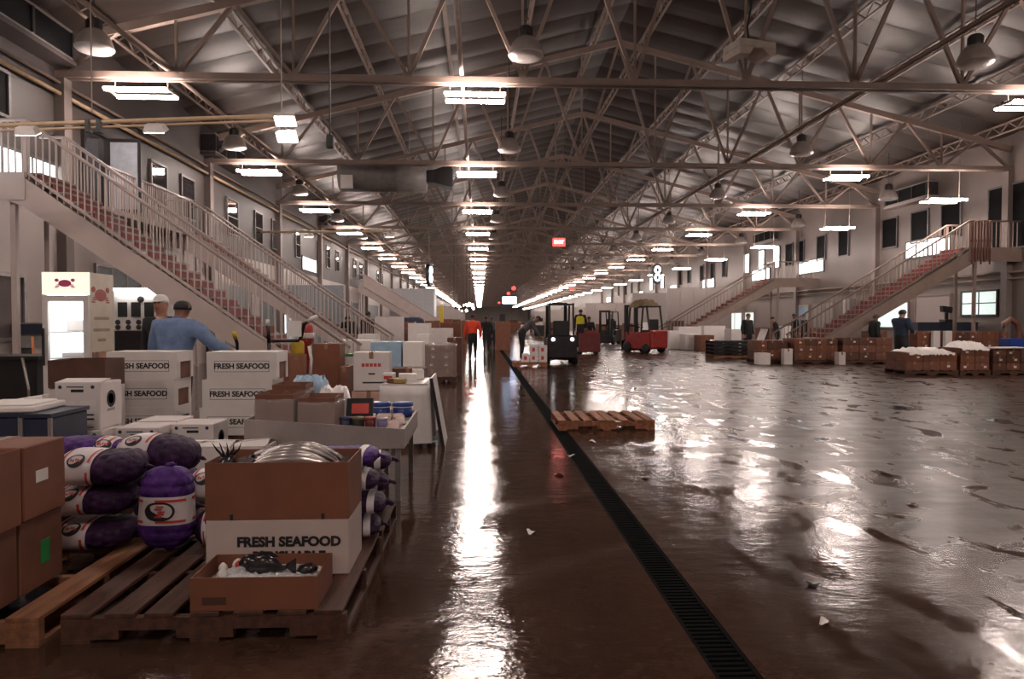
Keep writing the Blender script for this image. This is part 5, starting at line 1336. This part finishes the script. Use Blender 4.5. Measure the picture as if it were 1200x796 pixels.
# ------------------------------------------------------------------ forklifts and goods in the lane
def forklift(label, loc, yaw, paint, cab=BLACKM, top=None, scale=1.0):
    t = thing('forklift', label, 'forklift', loc, yaw); t.scale = (scale,) * 3
    bd = MB().prism([(-1.0, .18), (.55, .18), (.55, .92), (.42, .92), (.36, .57), (-.2, .57), (-.22, .89), (-1.0, .95)], -.48, .48)
    bd.v = [(y, x, z) for x, y, z in bd.v]; bd.build('body', paint, t, bevel=.02)
    MB().box(-.5, .5, -1.18, -1.001, .22, 1.02).build('counterweight', paint, t, bevel=.05)
    for x in (-.4, .4):
        MB().bar((x, -.95, .9), (x, -.75, 2.05), .06).build('guard_post', cab, t); MB().bar((x, .45, .6), (x, .3, 2.05), .06).build('guard_post', cab, t)
        MB().bar((x, -.8, 2.06), (x, .36, 2.06), .07).build('guard_side', cab, t)
    for i in range(6): MB().box(-.4, .4, -.74 + i * .2, -.69 + i * .2, 2.04, 2.08).build('guard_bar', cab, t)
    MB().box(-.28, .28, -.75, -.25, .90, 1.02).build('seat', BLACK, t, bevel=.03); MB().box(-.28, .28, -.82, -.70, 1.0, 1.5).build('seat_back', BLACK, t, bevel=.03)
    MB().tube((0, .46, .9), (0, .12, 1.17), .03, 8).build('steering_column', BLACKM, t)
    MB().lathe([(.15, -.012), (.18, 0), (.15, .012)], 16, c=(0, .11, 1.18), M=Matrix.Rotation(.6, 4, 'X'), cap=False).build('steering_wheel', BLACK, t)
    for x in (-.3, .3): MB().box(x - .06, x + .06, .58, .74, .08, 2.15).build('mast_rail', cab, t)
    for z in (.3, 1.2, 2.1): MB().box(-.24, .24, .62, .70, z - .05, z + .05).build('mast_tie', cab, t)
    MB().box(-.45, .45, .76, .82, .10, .55).build('fork_carriage', cab, t)
    for x in (-.28, .28): MB().box(x - .06, x + .06, .82, 1.85, .06, .10).build('fork', DARKSTEEL, t)
    for x in (-.46, .46):
        for y, r in ((-.78, .22), (.38, .26)): MB().lathe([(.05, -.09), (r * .6, -.09), (r * .95, -.08), (r, -.05), (r, .05), (r * .95, .08), (r * .6, .09), (.05, .09)], 16, c=(x, y, r), M=Matrix.Rotation(PI / 2, 4, 'Y')).build('wheel', BLACK, t, smooth=True)
    for x in (-.32, .32): MB().lathe([(.01, 0), (.06, .01), (.06, .04), (.01, .05)], 10, c=(x, -1.19, .88), M=Matrix.Rotation(PI / 2, 4, 'X')).build('tail_lamp', LITSIGN if top is None else RED, t)
    if top: crumple(1.0, 1.0, .32, 10, 8, .05, 6).build('roof_cover', top, t, smooth=True).location = (0, -.2, 2.05)
    return t
p = at(659, 430, 24.2)
forklift('black forklift with dark cab standing beside the white boxes', (p.x, 25.3, 0), 0, BLACKM, BLACKM)
p = at(757, 414, 33.0)
forklift('red forklift with a tan cover bundled on its roof', (p.x, 34.0, 0), .55, RED, BLACKM, top=mat('tan_canvas', (.24, .16, .09), .8, var=.2), scale=1.05)
p = at(716, 400, 45)
forklift('dark forklift driven far down the lane between two red vehicles', (p.x, 46, 0), PI - .5, DARKSTEEL, BLACKM)
person('driver in dark clothes seated in the far dark forklift', (p.x + .47 * math.sin(PI - .5), 46 - .47 * math.cos(PI - .5), .20), PI - .5, DARKCLOTH, DARKCLOTH, SKIN, 'hair', sit=True, height=1.7)
p = at(690, 413, 32.2)
t = thing('pallet_truck', 'red stand-on pallet truck with low platform', 'pallet truck', (p.x, 32.4, 0))
MB().box(-.5, .5, -.35, .35, .10, .29).build('platform', BLACKM, t, bevel=.02); MB().box(-.5, .5, .36, .75, .10, 1.05).build('motor_box', RED, t, bevel=.04)
MB().box(-.48, .48, -.40, -.351, .12, .95).build('red_panel', mat('dark_red_panel', (.13, .015, .015), .45), t)
MB().path([(0, .5, 1.05), (0, .3, 1.3), (.15, .25, 1.32)], .03, 6).build('tiller', BLACKM, t)
for x in (-.35, .35):
    MB().lathe([(.02, -.05), (.09, -.05), (.09, .05), (.02, .05)], 12, c=(x, -.2, .09), M=Matrix.Rotation(PI / 2, 4, 'Y')).build('wheel', BLACK, t); MB().lathe([(.02, -.05), (.09, -.05), (.09, .05), (.02, .05)], 12, c=(x, .55, .09), M=Matrix.Rotation(PI / 2, 4, 'Y')).build('wheel', BLACK, t)
# a second, far red vehicle and a tall pallet stack
px_carton('tall brown carton load standing in the aisle behind the bending person', 581, 598, 377, 37.0, 1.0, CARDIN, name='carton_load')
px_carton('dark machine crate standing far down the aisle', 585, 592, 368, 60.0, 1.0, BLACK, name='crate', tape=None)
# pallet with the white boxes in front of the black forklift
a, b = at(602, 425, 23.6), at(641, 425, 23.6)
pallet('wooden pallet under the white and red boxes by the black forklift', a.x, b.x, 23.5, 24.7, WOODO, nb=6)
for i, (p0, p1, r) in enumerate(((612, 620, 0), (621, 630, 0), (631, 641, 0), (621, 630, 1), (631, 641, 1))):
    xa_, xb_ = at(p0, 420, 23.8).x, at(p1, 420, 23.8).x
    t = carton('white box with red print, %s on the pallet by the black forklift' % ('lone end one', 'lower middle one', 'lower end one', 'upper middle one', 'upper end one')[i], xb_ - xa_ - .01, .4, .27, ((xa_ + xb_) / 2, 23.9, .141 + .271 * r), 0, WCARD, tape=None, name='white_box')
    MB().box(-.06, .03, -.2025, -.2, .08, .2).build('red_print', REDINK, t)
# loose pallet on the wet floor and debris
a, b = on(655, 505), on(764, 502)
pallet('orange-brown wooden pallet lying alone on the wet floor by the drain', a.x, b.x, a.y, a.y + 1.05, WOODO, nb=8, jitter=.03, bw=.105)
for i, (px, py, m, lb) in enumerate(((1069, 592, mat('orange_peel', (.55, .16, .05), .5), 'small orange scrap lying on the wet floor'), (966, 731, PAPER, 'small white paper scrap on the wet floor'), (952, 687, BLACK, 'small black scrap on the wet tyre track'), (1105, 526, BLACK, 'small dark scrap on the pale damp floor'), (669, 535, PAPER, 'tiny white scrap beside the drain'), (694, 518, PAPER, 'white scrap in front of the loose pallet'), (655, 557, REDINK, 'small reddish scrap between the drain and the aisle'), (756, 560, BLACK, 'thin dark scrap past the drain'), (622, 625, PAPER, 'tiny pale scrap on the brown aisle floor'))):
    p = on(px, py)
    t = thing('floor_scrap', lb, 'scrap', p, i)
    s = .03 + p.y * .0035
    def f(u, v): return ((u - .5) * s * 1.6, (v - .5) * s, .012 + .012 * math.sin(3 * u + i) * math.cos(4 * v))
    MB().grid(f, 4, 3).build('scrap', m, t, smooth=True)

# ------------------------------------------------------------------ goods along the right stalls
def carton_block(label, group, px0, px1, ytop, Y, d, cols, rows, mats, ybase=None, deep=1):
    a, b = at(px0, ytop, Y), at(px1, ytop, Y); e = (b.x - a.x) / cols; hz = (a.z - .142) / rows
    for q in range(deep):
        for r in range(rows):
            for c in range(cols):
                carton(label, e - .012, d - .012, hz - .006, (a.x + e * (c + .5), Y + d * (q + .5), .142 + r * hz), random.uniform(-.015, .015), random.choice(mats), group, sticker=(random.uniform(-e * .25, e * .25), hz * .45, .08, .055) if random.random() < .55 and q == 0 else None)
    pallet('wooden pallet under ' + group, a.x - .02, b.x + .02, Y - .02, Y + d * deep + .02, WOODD, nb=max(5, int((b.x - a.x) / .22)))
    return a, b
a, b = carton_block('taped brown carton in the plastic-topped stack beside the navy-jacketed man', 'cartons in the plastic-topped stack', 1062, 1122, 413, 19.3, .5, 3, 2, (CARD, CARD2), deep=2)
carton_block('taped brown carton in the plastic-topped stack at its far end', 'cartons at the far end of the plastic-topped stack', 1126, 1160, 408, 19.3, .5, 2, 3, (CARD, CARD2, CARD3), deep=2)
carton_block('brown carton in the low dark stack at the hall wall side', 'cartons in the low dark stack', 1164, 1212, 409, 19.3, .5, 3, 3, (CARD2, CARD3), deep=2)
def cover_mesh(w, d, h, drop, seed):      # plastic lying on the cartons, its front edge hanging over them
    rnd = random.Random(seed); nu, nv = 26, 12
    tab = [[rnd.uniform(-1, 1) for _ in range(nu + 1)] for _ in range(nv + 1)]
    def fn(u, v):
        i, j = int(round(u * nu)), int(round(v * nv)); n_ = tab[j][i]
        x = (u - .5) * w * (1 + .02 * n_)
        if j == 0: return (x, -d / 2 - .035, -drop * (1 + .4 * n_))
        if j == 1: return (x, -d / 2 - .025, -drop * .3)
        e = 1 - max(abs(u - .5), abs(v - .5)) * 2
        return (x, (v - .5) * d, .006 + h * min(1, e * 2.5) * (.75 + .3 * n_))
    return MB().grid(fn, nu, nv)
a, b = at(1063, 413, 19.3), at(1120, 413, 19.3)
t = thing('plastic_cover', 'white plastic cover thrown over the brown cartons', 'cover', ((a.x + b.x) / 2, 19.75, a.z))
cover_mesh(b.x - a.x - .08, .9, .12, .07, 12).build('folds', SHEET, t, smooth=True)
a, b = at(1126, 408, 19.3), at(1160, 408, 19.3)
t = thing('plastic_cover', 'second white plastic cover bunched on the higher cartons', 'cover', ((a.x + b.x) / 2, 19.7, a.z))
cover_mesh(b.x - a.x - .04, .8, .18, .06, 13).build('folds', SHEET, t, smooth=True)
p = at(1180, 408, 19.3)
t = thing('foam_sheet', 'thin white foam sheet on the low dark cartons', 'sheet', (p.x, 19.3, p.z + .001)); MB().box(-.45, .45, -.15, .25, 0, .025).build('sheet', FOAM, t)
carton_block('dark brown carton in the stack at the right staircase foot', 'cartons at the right staircase foot', 988, 1046, 396, 24.6, .6, 3, 3, (CARD3, CARD2), deep=1)
carton_block('brown carton in the stack beside the bending person', 'cartons beside the bending person', 931, 982, 397, 24.7, .5, 4, 3, (CARD2, CARD, CARD3), deep=2)
carton_block('brown carton in the stack behind the black pallets', 'cartons behind the black pallets', 888, 923, 399, 25.0, .5, 3, 2, (CARD, CARD2, CARD3), deep=2)
carton_block('brown carton in the long row before the dark counter', 'cartons before the dark counter', 1075, 1182, 389, 25.2, .5, 7, 3, (CARD2, CARD, CARD3), deep=1)
carton_block('brown carton on the stall below the right staircase', 'cartons below the right staircase', 1000, 1040, 388, 29.5, .6, 3, 3, (CARD2, CARD3), deep=1)
px_carton('white carton standing at the corner of the brown cartons', 983, 991, 413, 24.1, .3, WCARD)
px_carton('white carton among the brown ones beside the bending person', 919, 929, 409, 24.4, .25, WCARD)
px_carton('low white carton in front of the black pallets', 889, 903, 414, 24.3, .4, FOAM, tape=None)
px_carton('blue crate on the far right stall', 1184, 1205, 397, 21.6, .5, BLUEPL, name='crate', tape=None)
for i, (px, Y) in enumerate(((1098, 24.9), (1112, 24.9))):
    p = at(px, 390, Y); px_carton('white price card box before the dark counter, the %s one' % ('nearer the staircase', 'farther')[i], px - 4, px + 4, 388, Y, .15, PAPER, tape=None, name='card_box')
# black plastic pallets stacked
for k in range(5):
    a, b = at(836, 410, 28.2), at(884, 410, 28.2)
    pallet(('orange-brown wooden pallet at the bottom of the black pallet stack', 'black pallet lowest of the black ones in the low stack', 'black pallet second up of the black ones in the low stack', 'black pallet third up of the black ones in the low stack', 'black pallet on top of the low stack')[k], a.x, b.x, 28.1, 29.2, BLACKM if k else WOODO, nb=6, z=.142 * k + .001 * k)
a, b = at(879, 400, 28.4), at(888, 385, 28.4)
t = thing('display_stand', 'pale display stand tilted behind the black pallets', 'stand', ((a.x + b.x) / 2 + .1, 28.6, 0)); t.rotation_euler = (0, .35, 0)
MB().box(-.02, .02, -.4, .4, 0, 1.25).build('panel', GALV, t); MB().box(-.03, .03, -.42, -.401, 0, 1.25).build('edge', DARKSTEEL, t)
# white and brown goods along the lane further back
FARR = [(784, 800, 388, 38.2, FOAM, 'white foam pile nearest the red forklift'), (803, 819, 392, 36.8, WCARD, 'white carton pile beside an orange one'), (821, 837, 393, 35.5, CARDIN, 'orange-brown carton pile behind the black pallets'), (795, 822, 383, 39.6, FOAM, 'long white foam pile by the far grey staircase'), (825, 850, 382, 40.4, FOAM, 'white foam pile under the far grey staircase'), (786, 802, 376, 44.3, CARD3, 'dark brown carton heap beside the partition'), (857, 869, 386, 38.8, WCARD, 'white carton pile behind the person in black'), (776, 783, 389, 36.5, WCARD, 'small white carton pile by the forklift wheel'), (733, 742, 379, 47, CARD, 'brown carton load behind the red forklift'), (724, 733, 381, 50, CARD2, 'brown carton load beside the far forklift'), (893, 915, 384, 44, CARD2, 'brown carton pile before the lit shop window'), (945, 968, 384, 37, CARD2, 'brown carton pile under the right staircase rail'), (917, 930, 382, 40.5, FOAM, 'white foam pile before the lit shop window'),
        (700, 712, 380, 70, CARD, 'far carton pile at the end of the lane'), (640, 652, 378, 75, CARD2, 'far carton pile behind the black forklift'), (625, 636, 377, 80, FOAM, 'far white foam pile in mid hall'), (752, 764, 378, 60, FOAM, 'far white foam pile before the partition')]
for p0, p1, yt, Y, m, nm in FARR: px_carton(nm, p0, p1, yt, Y, 1.1, m, name='carton_pile', tape=TAPE if m not in (FOAM, WCARD) else None)
# dark counter, fan and coiled hose by the right wall
a, b = at(1076, 379, 28.0), at(1146, 379, 28.0)
t = thing('stall_counter', 'long dark counter in front of the lit shop window on the right', 'counter', ((a.x + b.x) / 2, 28.4, 0))
w = (b.x - a.x) / 2
MB().box(-w, w, -.4, .4, 1.12, 1.40).build('dark_front', NAVYBOX, t); MB().box(-w, w, -.35, .4, 0, 1.119).build('base', mat('counter_grey2', (.20, .18, .17), .5), t); MB().box(-w - .02, w + .02, -.42, .42, 1.401, 1.44).build('worktop', DARKSTEEL, t)
p = at(1111, 365, 28.2)
t = thing('weighing_scale', 'black weighing scale with tilted head on the dark counter', 'scale', (p.x, 28.3, 1.441))
MB().box(-.18, .18, -.2, .2, 0, .12).build('base', BLACKM, t, bevel=.02); MB().box(-.06, .06, -.04, .04, .12, .42).build('column', BLACKM, t); MB().hexa([(-.2, -.1, .42), (.16, -.1, .36), (.16, .1, .36), (-.2, .1, .42), (-.22, -.1, .66), (.22, -.1, .60), (.22, .1, .60), (-.22, .1, .66)]).build('head', BLACKM, t)
p = at(1192, 392, 22.3)
t = thing('coiled_hose', 'brown hose looped upright at the far right stall', 'hose', (p.x, 22.6, 0))
MB().path([(-.28, 0, 0), (-.28, 0, 1.1), (-.22, 0, 1.4), (0, 0, 1.55), (.22, 0, 1.4), (.28, 0, 1.1), (.28, 0, 0)], .09, 10).build('hose', mat('rust_hose', (.12, .045, .028), .6), t, smooth=True)
px_carton('grey cabinet standing behind the right staircase rail', 995, 1010, 350, 27.8, .6, GALV, name='cabinet', tape=None)
# tall drapes of wood slats at the right landing
a = at(1162, 260, 25.4)
t = thing('slat_screen', 'reddish wooden slats tied upright at the right landing corner', 'slats', (a.x, 25.92, 4.2))
for i in range(7): MB().box(-.36 + i * .11, -.30 + i * .11, -.02 + .01 * (i % 2), .02 + .01 * (i % 2), -.62 + .08 * (i % 3), .98 - .06 * (i % 2)).build('slat', mat('red_wood', (.14, .055, .04), .6), t)
MB().box(-.38, .42, .031, .05, .2, .28).build('cross_batten', mat('red_wood', (.14, .055, .04), .6), t)

# small hanging bulbs over the far stalls, and more far goods
BULB = mat('bulb_glow', (1.0, .9, .78), .4, emit=16)
rb = random.Random(4)
for i in range(16):
    Y = 58 + i * 7.5; px = 527 + rb.uniform(-6, 22) if i % 2 else 560 - rb.uniform(0, 16)
    p = at(px, 360 + rb.uniform(-4, 6), Y)
    if abs(p.x + .42) < .25: p.x -= .4
    t = thing('stall_bulb', 'small bare bulb glowing above the far left stalls', 'lamp', (p.x, Y, p.z), 0, 'bulbs above the far left stalls')
    MB().lathe([(.02, -.16), (.12, -.08), (.14, 0), (.08, .1), (.04, .16)], 8).build('bulb', BULB, t, smooth=True)
    MB().tube((0, 0, .15), (0, 0, roof_z(p.x) - p.z + .045), .02, 5).build('cord', BLACK, t)
for i in range(14):
    Y = 66 + i * 9; x = rb.uniform(-3.4, -1.6)
    carton('far brown or white carton load along the left aisle edge', rb.uniform(.9, 1.5), 1.1, rb.uniform(.8, 1.7), (x, Y, 0), 0, rb.choice((CARD, CARD2, FOAM, CARD3)), 'far loads along the left aisle edge', name='carton_load')
for i in range(16):
    Y = 64 + i * 8; x = rb.uniform(5.0, 9.5)
    carton('far carton load along the right lane edge', rb.uniform(.9, 1.8), 1.2, rb.uniform(.9, 1.9), (x, Y, 0), 0, rb.choice((CARD, CARD2, FOAM, CARD3, BLACK)), 'far loads along the right lane edge', name='carton_load')
